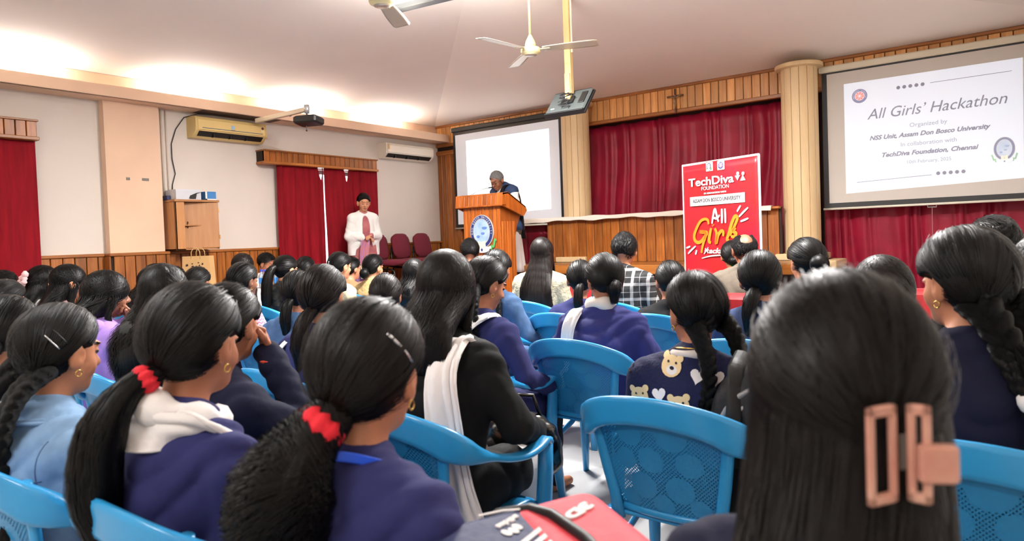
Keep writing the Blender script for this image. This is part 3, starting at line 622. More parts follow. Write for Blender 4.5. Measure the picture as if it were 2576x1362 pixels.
for pts in ([(470, 778), (462, 735), (430, 722), (380, 745), (335, 820), (308, 900), (325, 960), (375, 970), (425, 920), (452, 868), (400, 862), (372, 858), (430, 862), (440, 900), (415, 980), (400, 1040), (395, 1085)],
            [(500, 820), (485, 890), (478, 960), (500, 975)], [(520, 785), (524, 792)], [(540, 822), (560, 880), (556, 985), (575, 900), (610, 850), (632, 865), (630, 905)],
            [(700, 900), (752, 790), (775, 715), (750, 695), (715, 780), (690, 880), (672, 945), (695, 950)], [(760, 820), (735, 850), (765, 880), (745, 915), (715, 905)]): stroke('lettering', pts, .015, m_bo)
for pts in ([(437, 1035), (445, 1060), (425, 1095)], [(468, 1025), (460, 1060), (470, 1088)], [(430, 1062), (455, 1058), (478, 1052)]): stroke('lettering', pts, .006, m_bw)
bt('ackathon', 482, 1088, 790, .05, m_bw, .3, .002)
stroke('underline', [(400, 1142), (500, 1118), (640, 1108), (760, 1112)], .006, m_bw)
for pts in ([(772, 645), (788, 612), (806, 580)], [(792, 700), (835, 650), (880, 602)], [(808, 750), (845, 735), (884, 716)], [(216, 1030), (240, 1022), (262, 1014)], [(238, 1092), (280, 1050), (325, 1012)], [(327, 1102), (332, 1080), (338, 1054)]): stroke('spark_mark', pts, .009, m_bw)
# --- lectern with crest
t = thing('wooden_lectern', 'wooden lectern of upright boards with an oval crest', 'lectern', (-5.52, 6.40, .55), 0); LW = .58
prof = [(0, 0), (0, 1.20), (.02, 1.30), (.07, 1.335), (.40, 1.18), (.43, 1.14), (.40, 1.06), (.33, .95), (.29, .82), (.27, .7), (.27, 0)]
for x in (0, LW-.02): MB().poly([(x, y, z) for y, z in prof], (.02, 0, 0)).build('side_panel', m_lect, t)
sm_ = MB().box((0, 0, 0), (.018, .05, 1.0), ch=.004).mesh('side_board', m_lect)
for k in range(5): link('side_board', sm_, t, (LW, .008+k*.053, 0))
MB().box((.02, .02, 0), (LW-.02, .035, 1.22)).build('core', m_dark, t)
bm = MB().box((0, 0, 0), (.052, .022, 1.2), ch=.005).mesh('board', m_lect)
for k in range(10): link('board', bm, t, (.003+k*.0577, -.004, 0))
Mt = Matrix.Translation((-.08, -.045, 1.195)) @ Matrix.Rotation(R(-6), 4, 'X')
fm2 = MB().box((0, 0, 0), (.066, .03, .145), ch=.005).mesh('board', m_lect)
for k in range(10): o = link('board', fm2, t); o.matrix_local = Mt @ Matrix.Translation((.0+k*.0705, 0, 0))
for x in (-.085, .62):
    MB().poly([(x, -.05, 1.19), (x, -.035, 1.335), (x, .07, 1.345), (x, .43, 1.178), (x, .455, 1.13), (x, .38, 1.06)][::1], (.03, 0, 0)).build('top_cheek', m_lect, t)
MB().box((-.085, -.055, 1.18), (.65, .03, 1.20), ch=.006).build('moulding', m_lect, t)
MB().poly([(-.085, -.03, 1.335), (-.085, .07, 1.35), (-.085, .43, 1.18), (-.085, .43, 1.162), (-.085, .07, 1.33), (-.085, -.03, 1.315)], (.735, 0, 0)).build('desk_top', m_lect, t)
emblem(t, frameM((.302, -.012, .885), (1, 0, 0), (0, 0, 1)), .182, .205, lambda c: c)
mc = thing('gooseneck_microphone', 'thin gooseneck microphone on the lectern top', 'microphone', (-5.46, 6.50, 1.885), 0)
MB().lathe([(.03, 0), (.03, .012), (.01, .02)], 16).build('base', m_black, mc, sm=True)
MB().tube([(0, 0, .01), (.04, .04, .05), (.11, .10, .085), (.17, .15, .10)], .004, 8).build('stem', mat('mic_steel', (120, 120, 122), .3, metal=.7), mc, sm=True)
MB().tube([(.16, .143, .098), (.2, .178, .105)], [.008, .010], 10).build('capsule', m_black, mc, sm=True)
# --- cloth on the counter
def cl(u, v):
    x = -5.88+3.6*u; w = .008*math.sin(23*u)+.006*math.sin(57*u+1)
    if v < .55: return (x, 8.185-.085*v/.55, 1.612+w*.3+.004*math.sin(40*u))
    q = (v-.55)/.45; return (x, 8.10-.015*q+.012*math.sin(30*u)*q, 1.612-(.055+w+.03*max(0, .25-u))*q)
tag(MB().grid(cl, 90, 10, .004).build('counter_cloth', mat('cloth_white', (226, 220, 206), .8, bump=.3, bscale=20), None, sm=True), 'white cloth draped along the wooden counter top', 'cloth')
# --- maroon conference chairs
m_mar = mat('maroon_fabric', (104, 18, 38), .9, var=.12, scale=40, bump=.1, bscale=300)
ch0 = thing('visitor_chair', '', 'chair', (0, 0, .55), 0, 'maroon visitor chairs')
def pad(w, h, th, bulge):
    mb = MB(); 
    def fn(u, v):
        a = (u-.5)*2; b = (v-.5)*2; ex = 4; rr = (abs(a)**ex+abs(b)**ex)**(1/ex) if (a or b) else 1
        m_ = max(abs(a), abs(b)); k = (m_/rr) if rr else 1
        return (a*k*w/2, -bulge*(1-min(1, m_)**4), b*k*h/2)
    mb.grid(fn, 16, 12, th); return mb
pad(.44, .36, .045, .03).build('backrest', m_mar, ch0, True, (0, -.20, .72), (R(-10), 0, 0)).rotation_euler = (R(-10), 0, math.pi)
pad(.46, .44, .06, .03).build('seat', m_mar, ch0, True, (0, .03, .45), (R(-90), 0, 0))
for s in (-1, 1):
    MB().tube([(s*.20, -.22, .72), (s*.215, -.21, .55), (s*.22, -.20, .44), (s*.225, .0, .405), (s*.225, .20, .40), (s*.225, .25, .37), (s*.225, .27, .25), (s*.23, .30, .01)], .012, 8).build('leg', m_blackm, ch0, True)
    MB().tube([(s*.22, -.17, .42), (s*.225, -.24, .20), (s*.23, -.28, .01)], .012, 8).build('leg', m_blackm, ch0, True)
MB().tube([(-.2, -.24, .62), (.2, -.24, .62)], .010, 8).build('cross_bar', m_blackm, ch0, True)
for k, (yy, w) in enumerate(((6.97, 'beside the person in the white cardigan'), (7.44, 'in the middle of the row of three'), (7.91, 'nearest the panelled corner'))):
    o = ch0 if k == 0 else copy_tree(ch0)
    o.location = (-7.52, yy, .55); o.rotation_euler = (0, 0, R(-78)); o['label'] = 'maroon padded visitor chair '+w
# --- tables at the front left with cloths
m_tcl = mat('tablecloth', (226, 218, 214), .85, var=.35, scale=14, c2=(196, 70, 74))
m_tw = mat('tablecloth_white', (228, 224, 218), .85)
def table(label, x0, x1, y0, y1, z, cm, clabel):
    t = thing('folding_table', label, 'table', ((x0+x1)/2, (y0+y1)/2, 0), 0, 'cloth-covered tables'); w, d = (x1-x0)/2, (y1-y0)/2
    MB().box((-w, -d, z-.03), (w, d, z), ch=.005).build('table_top', m_woodx, t)
    for sx in (-1, 1):
        for sy in (-1, 1): MB().box((sx*(w-.06)-.02, sy*(d-.06)-.02, 0), (sx*(w-.06)+.02, sy*(d-.06)+.02, z-.03), ch=.004).build('leg', m_blackm, t)
    cl_ = MB(); n = 60
    per = []
    for i in range(n):
        a = 2*math.pi*i/n; c, s = math.cos(a), math.sin(a); k = 1/max(abs(c), abs(s)); per.append((c*k, s*k, a))
    V = [(c*(w+.008), s*(d+.008), z+.006) for c, s, a in per]+[(c*(w+.02)+.012*math.cos(a*17), s*(d+.02)+.012*math.sin(a*13), z-.12) for c, s, a in per]+[(c*(w+.03)+.025*math.cos(a*17), s*(d+.03)+.025*math.sin(a*13), .12) for c, s, a in per]
    cl_.add(V, [tuple(range(n))]+[((k+1)*n+i, (k+1)*n+(i+1) % n, k*n+(i+1) % n, k*n+i) for k in range(2) for i in range(n)])
    tag(cl_.build('tablecloth', cm, None, True, t.location), clabel, 'tablecloth', 'tablecloths')
table('table by the wainscot carrying the water bottles and the paper bag', -7.62, -6.72, 3.75, 4.62, .86, m_tw, 'white cloth under the water bottles and the paper bag')
table('small table in front of the person in the tan sweater', -6.55, -5.85, 5.05, 5.6, .87, m_tcl, 'red and white cloth on the table before the tan sweater')
o = MB().grid(lambda u, v: (-6.98+.3*u, 4.02+.24*v, .872+.012*math.sin(7*u+9*v)*math.sin(5*v)), 8, 8, .004).build('printed_napkin', mat('napkin_red', (214, 120, 118), .8, var=.5, scale=20, c2=(236, 226, 222)), None, True); tag(o, 'crumpled red and white printed napkin before the bottles', 'napkin')
# --- water bottles
m_pet = mat('bottle_plastic', (214, 226, 236), .08); _b = m_pet.node_tree.nodes['Principled BSDF']; _b.inputs['Transmission Weight'].default_value = .6; _b.inputs['IOR'].default_value = 1.2
b0 = thing('water_bottle', '', 'bottle', (0, 0, 0), 0, 'water bottles on the front table')
MB().lathe([(.02, 0), (.031, .004), (.033, .03), (.031, .05), (.033, .07), (.033, .125), (.03, .14), (.02, .165), (.013, .18), (.013, .195)], 20).build('bottle_body', m_pet, b0, True)
MB().lathe([(.0335, .055), (.0338, .06), (.0338, .115), (.0335, .12)], 20).build('label_band', mat('bottle_label', (64, 140, 214), .4), b0, True)
MB().lathe([(.015, .19), (.016, .192), (.016, .212), (.014, .215)], 16).build('cap', mat('bottle_cap', (36, 70, 210), .4), b0, True)
names = ['leftmost of the water bottles', 'second water bottle from the left end', 'middle water bottle of the row', 'fourth water bottle from the left end', 'rightmost of the water bottles']
for k in range(5):
    o = b0 if k == 0 else copy_tree(b0)
    o.location = (-7.10+.074*k, 4.43+.05*k+(.05 if k % 2 else 0), .868); o['label'] = names[k].capitalize()+', blue cap, on the table'
# --- kraft paper bag
t = thing('paper_bag', 'brown kraft paper bag with black printed icons', 'bag', (-7.43, 4.00, .868), R(37)); m_kr = mat('kraft_paper', (196, 156, 104), .8, var=.06, scale=6, bump=.15, bscale=14)
bw, bd, bh = .165, .07, .40
q = MB(); V = [(-bw, -bd, 0), (bw, -bd, 0), (bw, bd, 0), (-bw, bd, 0), (-bw*.9, -bd*.9, bh), (bw*.9, -bd*.9, bh), (bw*.9, bd*.9, bh), (-bw*.9, bd*.9, bh), (-bw*.88, -bd*.86, bh), (bw*.88, -bd*.86, bh), (bw*.88, bd*.86, bh), (-bw*.88, bd*.86, bh), (-bw*.95, -bd*.9, .02), (bw*.95, -bd*.9, .02), (bw*.95, bd*.9, .02), (-bw*.95, bd*.9, .02)]
q.add(V, [(3, 2, 1, 0), (0, 1, 5, 4), (1, 2, 6, 5), (2, 3, 7, 6), (3, 0, 4, 7), (4, 5, 9, 8), (5, 6, 10, 9), (6, 7, 11, 10), (7, 4, 8, 11), (8, 9, 13, 12), (9, 10, 14, 13), (10, 11, 15, 14), (11, 8, 12, 15), (12, 13, 14, 15)]); q.build('bag_body', m_kr, t)
for s in (-1, 1): MB().tube([(-.05, s*bd*.86, bh-.03), (-.048, s*bd*.86, bh+.05), (-.02, s*bd*.8, bh+.09), (.02, s*bd*.8, bh+.09), (.048, s*bd*.86, bh+.05), (.05, s*bd*.86, bh-.03)], .005, 6).build('handle', m_kr, t, True)
m_ik = mat('icon_ink', (48, 36, 32), .7); rr = random.Random(5)
for k, (ix, iz, w, h_) in enumerate(((-.10, .30, .03, .03), (-.04, .315, .022, .012), (-.035, .285, .028, .02), (.005, .29, .02, .006), (.03, .325, .02, .012), (.04, .295, .012, .02), (.075, .31, .02, .026), (-.065, .25, .016, .022), (-.015, .245, .05, .03), (.05, .255, .012, .02), (.09, .255, .028, .02))):
    yb = -bd*(1-.1*iz/bh)-.0015
    if k % 3 == 1: sh = [(ix+w*.5*math.cos(a), yb, iz+h_*.5*math.sin(a)) for a in [i*math.pi/6 for i in range(12)]]
    elif k % 3 == 2: sh = [(ix-w/2, yb, iz-h_/2), (ix+w/2, yb, iz-h_/2), (ix+w/2, yb, iz+h_*.2), (ix+w*.2, yb, iz+h_/2), (ix-w/2, yb, iz+h_*.3)]
    else: sh = [(ix-w/2, yb, iz-h_/2), (ix+w/2, yb, iz-h_*.3), (ix+w*.4, yb, iz+h_/2), (ix-w*.4, yb, iz+h_*.35)]
    MB().poly(sh, (0, .0015, 0)).build('printed_icon', m_ik, t)
# --- red leather sofas of the front row
m_rl = mat('red_leather', (156, 30, 34), .4, var=.12, scale=6, bump=.1, bscale=80)
def sofa(label, x, y, w, rz=0):
    t = thing('red_sofa', label, 'sofa', (x, y, 0), rz, 'red leather front-row sofas')
    def cush(nm, lo, hi): sharp(MB().box(lo, hi, ch=.035).build(nm, m_rl, t).data)
    cush('seat', (-w/2+.08, -.2, .2), (w/2-.08, .33, .44)); cush('backrest', (-w/2+.06, -.33, .2), (w/2-.06, -.17, .90))
    for s in (-1, 1): cush('armrest', (s*(w/2-.10), -.3, .1), (s*w/2, .33, .60))
    MB().box((-w/2+.02, -.33, .08), (w/2-.02, .33, .2), ch=.01).build('base', m_dark, t)
    for sx in (-1, 1):
        for sy in (-1, 1): MB().box((sx*(w/2-.08)-.02, sy*.27-.02, 0), (sx*(w/2-.08)+.02, sy*.27+.02, .085)).build('foot', m_blackm, t)
sofa('red leather sofa visible beside the long-haired person in beige', -3.25, 5.75, 1.2)
sofa('red leather sofa near the right wall, under the slide screen', -.45, 5.6, 1.3)
sofa('red leather armchair of the balding person', -1.63, 4.98, .74)
sofa('red leather armchair of the person in green', -2.02, 5.70, .62)
# ================================================================== people: bodies grown as one surface from joints
class Sdf:
    def __init__(s): s.ops = []
    def ell(s, c, r, Rm=None, k=.015, sub=False):
        c = np.array(c, float); r = np.array(r if hasattr(r, '__len__') else (r, r, r), float); m = r.max()
        def f(X, Y, Z):
            p = np.stack([X-c[0], Y-c[1], Z-c[2]], -1)
            if Rm is not None: p = p@Rm
            a = np.sqrt(((p/r)**2).sum(-1)); b = np.sqrt(((p/(r*r))**2).sum(-1))
            return a*(a-1)/np.maximum(b, 1e-6)
        s.ops.append((f, c-m, c+m, k, sub)); return s
    def cone(s, a, b, ra, rb, k=.02, sub=False):
        a = np.array(a, float); b = np.array(b, float); ba = b-a; L = max(ba@ba, 1e-9); m = max(ra, rb)
        def f(X, Y, Z):
            px, py, pz = X-a[0], Y-a[1], Z-a[2]
            t = np.clip((px*ba[0]+py*ba[1]+pz*ba[2])/L, 0, 1)
            return np.sqrt((px-t*ba[0])**2+(py-t*ba[1])**2+(pz-t*ba[2])**2)-(ra+t*(rb-ra))
        s.ops.append((f, np.minimum(a, b)-m, np.maximum(a, b)+m, k, sub)); return s
    def chain(s, pts, rad, k=.02):
        for i in range(len(pts)-1): s.cone(pts[i], pts[i+1], rad[i], rad[i+1], k)
        return s
    def plane(s, n, d):     # keep n.p < d
        n = np.array(n, float); s.ops.append((lambda X, Y, Z: d-(X*n[0]+Y*n[1]+Z*n[2]), None, None, 0, True)); return s
    def mesh(s, h, fine=(), wr=None):
        add = [o for o in s.ops if not o[4]]
        lo = np.min([o[1] for o in add], 0)-2.5*h-.01; hi = np.max([o[2] for o in add], 0)+2.5*h+.01
        ax = []
        for d in range(3):
            t = lo[d]; out = []
            while t < hi[d]+h:
                out.append(t); st = h
                for fl, fh, hf in fine:
                    if fl[d]-h <= t <= fh[d]: st = min(st, hf)
                t += st
            ax.append(np.array(out))
        F = np.full([len(a) for a in ax], .5)
        for f, l, u, k, sub in s.ops:
            if l is None: sl = [slice(None)]*3
            else:
                mg = 3*h+k; sl = [slice(max(0, np.searchsorted(ax[d], l[d]-mg)-1), np.searchsorted(ax[d], u[d]+mg)+1) for d in range(3)]
            X, Y, Z = np.meshgrid(ax[0][sl[0]], ax[1][sl[1]], ax[2][sl[2]], indexing='ij')
            if X.size == 0: continue
            d = f(X, Y, Z); A = F[tuple(sl)]
            if sub: F[tuple(sl)] = np.maximum(A, -d)
            elif k > 0:
                q = np.clip(.5+.5*(A-d)/k, 0, 1); F[tuple(sl)] = A+(d-A)*q-k*q*(1-q)
            else: F[tuple(sl)] = np.minimum(A, d)
        if wr:
            X, Y, Z = np.meshgrid(*ax, indexing='ij')
            q = np.sin(15*Z+13*X+3.2*np.sin(9*X+7*Y+2)+2.6*np.sin(8*Z-8*X)+2*np.sin(17*Y)); r_ = np.sin(23*X-19*Z+4*np.sin(9*Z+9*Y)+3*Y)
            F += wr*(1-2*np.abs(q)**.7)*.75+wr*.45*(1-2*np.abs(r_)**.8)
        return surfnet(F, ax)
def surfnet(F, ax):
    S = F < 0; nx, ny, nz = F.shape
    cnt = np.zeros((nx-1, ny-1, nz-1), np.int8)
    offs = [(i, j, k) for i in (0, 1) for j in (0, 1) for k in (0, 1)]
    for i, j, k in offs: cnt += S[i:nx-1+i, j:ny-1+j, k:nz-1+k]
    I, J, K = np.nonzero((cnt > 0) & (cnt < 8)); n = len(I)
    P = np.zeros((n, 3)); W = np.zeros(n)
    for a in range(3):
        o2 = [d for d in range(3) if d != a]
        for e in ((0, 0), (0, 1), (1, 0), (1, 1)):
            o = [0, 0, 0]; o[o2[0]], o[o2[1]] = e; q = o.copy(); q[a] = 1
            i0 = (I+o[0], J+o[1], K+o[2]); i1 = (I+q[0], J+q[1], K+q[2]); v0 = F[i0]; v1 = F[i1]
            m = (v0 < 0) != (v1 < 0); t = np.where(m, v0/np.where(v0 == v1, 1, v0-v1), 0)
            for d in range(3):
                c0 = ax[d][i0[d]]; c1 = ax[d][i1[d]]; P[:, d] += np.where(m, c0+(c1-c0)*t, 0)
            W += m
    P /= W[:, None]
    idx = np.full((nx-1, ny-1, nz-1), -1, np.int64); idx[I, J, K] = np.arange(n); Q = []
    for a in range(3):
        sa = [slice(None)]*3; sb = [slice(None)]*3; sa[a] = slice(0, -1); sb[a] = slice(1, None)
        df = S[tuple(sa)] != S[tuple(sb)]; i = np.array(np.nonzero(df)).T; b, c = [d for d in range(3) if d != a]
        i = i[(i[:, b] > 0) & (i[:, c] > 0) & (i[:, b] < F.shape[b]-1) & (i[:, c] < F.shape[c]-1)]
        ins = S[tuple(i.T)]; L = []
        for db, dc in ((-1, -1), (0, -1), (0, 0), (-1, 0)):
            j = i.copy(); j[:, b] += db; j[:, c] += dc; L.append(idx[tuple(j.T)])
        q = np.stack(L, 1); fl = ins if a != 1 else ~ins; q[~fl] = q[~fl][:, ::-1]; Q.append(q)
    return P, np.concatenate(Q)
RNG_H = np.random.default_rng(3)
def ribbons(paths, ref, width, fn_w=None):
    """paths (N,m,3) -> thin strips facing away from ref points (N,m,3)"""
    N, m, _ = paths.shape; t = np.gradient(paths, axis=1); o = paths-ref; s = np.cross(t, o); s /= np.linalg.norm(s, axis=2, keepdims=True)+1e-9
    w = np.ones(m); w[-1] = .3; w = (w*(width if np.isscalar(width) else 1))[None, :, None]
    if not np.isscalar(width): w = w*np.asarray(width)[:, None, None]
    V = np.stack([paths-s*w/2, paths+s*w/2], 2).reshape(-1, 3)
    b = (np.arange(N)*m*2)[:, None]+(np.arange(m-1)*2)[None, :]
    Q = np.stack([b, b+1, b+3, b+2], -1).reshape(-1, 4)
    return V, Q, np.repeat(RNG_H.uniform(0, 40, N), m*2)
def joinVQ(parts):
    V = []; Q = []; U = []; n = 0
    for v, q, u in parts: V.append(v); Q.append(q+n); U.append(u); n += len(v)
    return np.concatenate(V), np.concatenate(Q), np.concatenate(U)
def catmull(P, n):
    P = np.array(P, float); m = len(P)-1; out = []
    for x in np.linspace(0, m-1e-6, n):
        i = int(x); s = x-i; p0, p1, p2, p3 = P[max(i-1, 0)], P[i], P[i+1], P[min(i+2, m)]
        out.append(.5*(2*p1+(p2-p0)*s+(2*p0-5*p1+4*p2-p3)*s*s+(3*p1-p0-3*p2+p3)*s**3))
    return np.array(out)
# ---- materials for people
def skin_mat(i):
    c = [(186, 124, 90), (168, 108, 78), (146, 92, 66), (196, 138, 104), (118, 76, 56)][i]
    return mat('skin_%d' % i, c, .5, var=.08, scale=14, bump=.05, bscale=200)
def hair_mat(kind):
    n = 'hair_'+kind
    if n in MATS: return MATS[n]
    c = {'black': (6, 5, 5), 'brown': (18, 12, 10), 'grey': (112, 110, 108), 'warm': (11, 8, 7)}[kind]
    m = bpy.data.materials.new(n); m.use_nodes = True; N, L = nt(m); b = N['Principled BSDF']; MATS[n] = m
    at_ = N.new('ShaderNodeAttribute'); at_.attribute_name = 'hu'
    def noise(sc, det):
        mu = N.new('ShaderNodeMath'); mu.operation = 'MULTIPLY'; mu.inputs[1].default_value = sc; L.new(at_.outputs['Fac'], mu.inputs[0])
        q = N.new('ShaderNodeTexNoise'); q.noise_dimensions = '1D'; q.inputs['Scale'].default_value = 1; q.inputs['Detail'].default_value = det; L.new(mu.outputs[0], q.inputs['W']); return q.outputs['Fac']
    a = noise(9, 6); rp = N.new('ShaderNodeValToRGB'); e = rp.color_ramp.elements; cc = lin(c)
    e[0].position = .35; e[1].position = .75; e[0].color = tuple(v*.55 for v in cc[:3])+(1,); e[1].color = tuple(v*2.2 for v in cc[:3])+(1,); L.new(a, rp.inputs[0]); L.new(rp.outputs[0], b.inputs['Base Color'])
    mr = N.new('ShaderNodeMapRange'); mr.inputs['To Min'].default_value = .30; mr.inputs['To Max'].default_value = .58; L.new(noise(31, 3), mr.inputs[0]); L.new(mr.outputs[0], b.inputs['Roughness'])
    bp = N.new('ShaderNodeBump'); bp.inputs['Strength'].default_value = .9; bp.inputs['Distance'].default_value = .004; L.new(noise(26, 4), bp.inputs['Height']); L.new(bp.outputs[0], b.inputs['Normal'])
    b.inputs['Specular IOR Level'].default_value = .22
    return m
m_brow = mat('brow_dark', (24, 16, 14), .8); m_lip = mat('lip_skin', (150, 82, 70), .45)
def cloth(name, c, rough=.85, var=.12, scale=6, bump=.35, bscale=16, **k): return mat(name, c, rough, var=var, scale=scale, bump=bump, bscale=bscale, **{'spec': .25, **k})
C_NAVY = cloth('navy_cotton', (42, 44, 92)); C_DNAVY = cloth('dark_navy_knit', (20, 22, 46)); C_BLACK = cloth('black_knit', (14, 14, 15), bump=.2)
C_DENL = cloth('light_denim', (126, 160, 196), var=.22, scale=12, bump=.45); C_DEN = cloth('mid_denim', (70, 98, 136), var=.25, scale=14); C_DEND = cloth('dark_denim', (36, 52, 88), var=.2, scale=14)
C_WHITE = cloth('white_cotton', (222, 218, 214), var=.05); C_LAV = cloth('lavender_fleece', (158, 126, 200)); C_CHAR = cloth('charcoal_fleece', (56, 56, 54)); C_BROWN = cloth('dark_brown_knit', (38, 26, 24))
C_MAR = cloth('maroon_knit', (62, 20, 40)); C_TAN = cloth('tan_knit', (176, 146, 98), bscale=60, bump=.6); C_PEACH = cloth('peach_cotton', (196, 124, 90)); C_BEIGE = cloth('beige_bouclé', (186, 176, 150), var=.3, scale=40, bscale=70, bump=.7)
C_CREAM = cloth('cream_cotton', (204, 190, 152)); C_GREY = cloth('grey_wool', (92, 84, 74)); C_GREEN = cloth('green_silk', (28, 140, 52), rough=.5); C_FUR = cloth('black_puffer', (20, 21, 22), rough=.4, bump=.5, bscale=8, stretch=(1, 1, 4)); C_TROU = cloth('white_salwar', (206, 204, 204), bump=.5); C_JEAN = cloth('dark_trousers', (30, 32, 44))
C_FLOR = cloth('floral_cotton', (228, 214, 210), var=.6, scale=26, c2=(150, 60, 76)); C_VEST = cloth('navy_vest', (46, 62, 92)); C_PINK = cloth('pink_saree', (150, 78, 88), var=.3, scale=10, c2=(176, 110, 108)); C_PURP = cloth('purple_border', (140, 112, 160), var=.25, scale=30, c2=(110, 84, 140)); C_CARD = cloth('white_cardigan', (232, 230, 226), var=.03, bscale=90, bump=.4)
def grid_mat():     # black and white plaid
    m = mat('plaid_flannel', (26, 26, 28), .85); N, L = nt(m); b = N['Principled BSDF']
    tc = N.new('ShaderNodeTexCoord'); sp = N.new('ShaderNodeSeparateXYZ'); L.new(tc.outputs['Object'], sp.inputs[0]); prev = None
    def band(ax, per, width, ph):
        a = N.new('ShaderNodeMath'); a.operation = 'MULTIPLY_ADD'; a.inputs[1].default_value = 1/per; a.inputs[2].default_value = ph; L.new(sp.outputs[ax], a.inputs[0])
        f = N.new('ShaderNodeMath'); f.operation = 'FRACT'; L.new(a.outputs[0], f.inputs[0])
        l = N.new('ShaderNodeMath'); l.operation = 'LESS_THAN'; l.inputs[1].default_value = width; L.new(f.outputs[0], l.inputs[0]); return l.outputs[0]
    tot = None
    for ax, per, w, ph, g in ((0, .11, .20, .1, .30), (2, .11, .20, .3, .30), (0, .11, .05, .55, .25), (2, .11, .05, .75, .25)):
        s = band(ax, per, w, ph); mu = N.new('ShaderNodeMath'); mu.operation = 'MULTIPLY'; mu.inputs[1].default_value = g; L.new(s, mu.inputs[0])
        if tot is None: tot = mu.outputs[0]
        else:
            ad = N.new('ShaderNodeMath'); ad.operation = 'ADD'; L.new(tot, ad.inputs[0]); L.new(mu.outputs[0], ad.inputs[1]); tot = ad.outputs[0]
    rp = N.new('ShaderNodeValToRGB'); rp.color_ramp.elements[0].color = lin((24, 24, 26)); rp.color_ramp.elements[1].color = lin((214, 214, 214)); L.new(tot, rp.inputs[0]); L.new(rp.outputs[0], b.inputs['Base Color'])
    return m
C_PLAID = grid_mat()
def chevron_mat():
    m = mat('pink_chevron', (214, 152, 182), .85); N, L = nt(m); b = N['Principled BSDF']
    tc = N.new('ShaderNodeTexCoord'); wv = N.new('ShaderNodeTexWave'); wv.wave_type = 'BANDS'; wv.bands_direction = 'Z'; wv.inputs['Scale'].default_value = 14; mp = N.new('ShaderNodeMapping')
    tr = N.new('ShaderNodeSeparateXYZ'); L.new(tc.outputs['Object'], tr.inputs[0]); pp = N.new('ShaderNodeMath'); pp.operation = 'PINGPONG'; pp.inputs[1].default_value = .012; L.new(tr.outputs[1], pp.inputs[0])
    ad = N.new('ShaderNodeMath'); ad.operation = 'ADD'; L.new(tr.outputs[2], ad.inputs[0]); L.new(pp.outputs[0], ad.inputs[1]); cb = N.new('ShaderNodeCombineXYZ'); L.new(ad.outputs[0], cb.inputs[2]); L.new(cb.outputs[0], wv.inputs[0])
    rp = N.new('ShaderNodeValToRGB'); rp.color_ramp.elements[0].position = .3; rp.color_ramp.elements[1].position = .4; rp.color_ramp.elements[0].color = lin((150, 88, 120)); rp.color_ramp.elements[1].color = lin((218, 160, 190)); L.new(wv.outputs['Fac'], rp.inputs[0]); L.new(rp.outputs[0], b.inputs['Base Color']); return m
C_CHEV = chevron_mat()
# ---- skeletons (local: faces +y, z up, origin on the floor under the hips)
def V3(*a): return np.array(a, float)
def seated(zt, lean=.02, w=1.0, side=0., seat=.43, armL='lap', armR='lap', head=(0, 0, 0), neck=.035):
    J = dict(w=w, zt=zt, seat=seat, stand=False)
    hcz = zt-.137; nz = hcz-.165; zs = nz-.02
    J['hip'] = V3(0, 0, seat+.10); J['nb'] = V3(side, lean, nz); J['hc'] = V3(side*1.3, lean+neck, hcz); J['zs'] = zs
    J['R'] = rot3(*[R(a) for a in head])
    for s, n, pose in ((-1, 'L', armL), (1, 'R', armR)):
        sh = V3(side+s*.153*w, lean-.012, zs-.055); J['sh'+n] = sh
        if pose == 'lap': e, wr, d = V3(side+s*.225*w, lean*.5-.01, zs-.30), V3(s*.10, .20, seat+.20), V3(-s*.5, .8, -.1)
        elif pose == 'fwd': e, wr, d = V3(side+s*.22*w, lean*.6+.06, zs-.27), V3(s*.11, lean+.29, zs-.30), V3(-s*.4, .9, 0)
        elif pose == 'out': e, wr, d = V3(side+s*.26*w, lean*.6+.03, zs-.25), V3(s*.20, lean+.25, zs-.34), V3(-s*.4, .9, 0)
        elif pose == 'chin':
            wr = J['hc']+J['R']@V3(s*.055, .085, -.165); e = V3(side+s*.17*w, lean+.17, zs-.26); d = J['R']@V3(-s*.15, .1, .9)
        elif pose == 'face':
            wr = J['hc']+J['R']@V3(s*.075, .105, -.10); e = V3(side+s*.22*w, lean+.19, zs-.19); d = J['R']@V3(-s*.35, -.05, .9)
        J['el'+n], J['wr'+n], J['hd'+n] = e, wr, d/np.linalg.norm(d)
        J['hp'+n] = V3(s*.085*w, .02, seat+.085); J['kn'+n] = V3(s*.10, .42, seat+.055); J['an'+n] = V3(s*.10, .43, .075)
    return J
def standing(h, lean=.0, w=1.0, wristL=None, wristR=None, elL=None, elR=None, head=(0, 0, 0), neck=.035):
    J = dict(w=w, zt=h, stand=True); hcz = h-.135; nz = hcz-.165; zs = nz-.02
    J['hip'] = V3(0, 0, h*.53); J['nb'] = V3(0, lean, nz); J['hc'] = V3(0, lean+neck, hcz); J['zs'] = zs; J['R'] = rot3(*[R(a) for a in head])
    for s, n, wr, e in ((-1, 'L', wristL, elL), (1, 'R', wristR, elR)):
        J['sh'+n] = V3(s*.165*w, lean-.01, zs-.045); J['el'+n] = V3(*e) if e else V3(s*.22, -.02, zs-.31); J['wr'+n] = V3(*wr) if wr else V3(s*.20, .08, zs-.53)
        d = J['wr'+n]-J['el'+n]; J['hd'+n] = d/np.linalg.norm(d)
        J['hp'+n] = V3(s*.085, 0, h*.50); J['kn'+n] = V3(s*.09, .02, h*.28); J['an'+n] = V3(s*.09, -.01, .08)
    return J
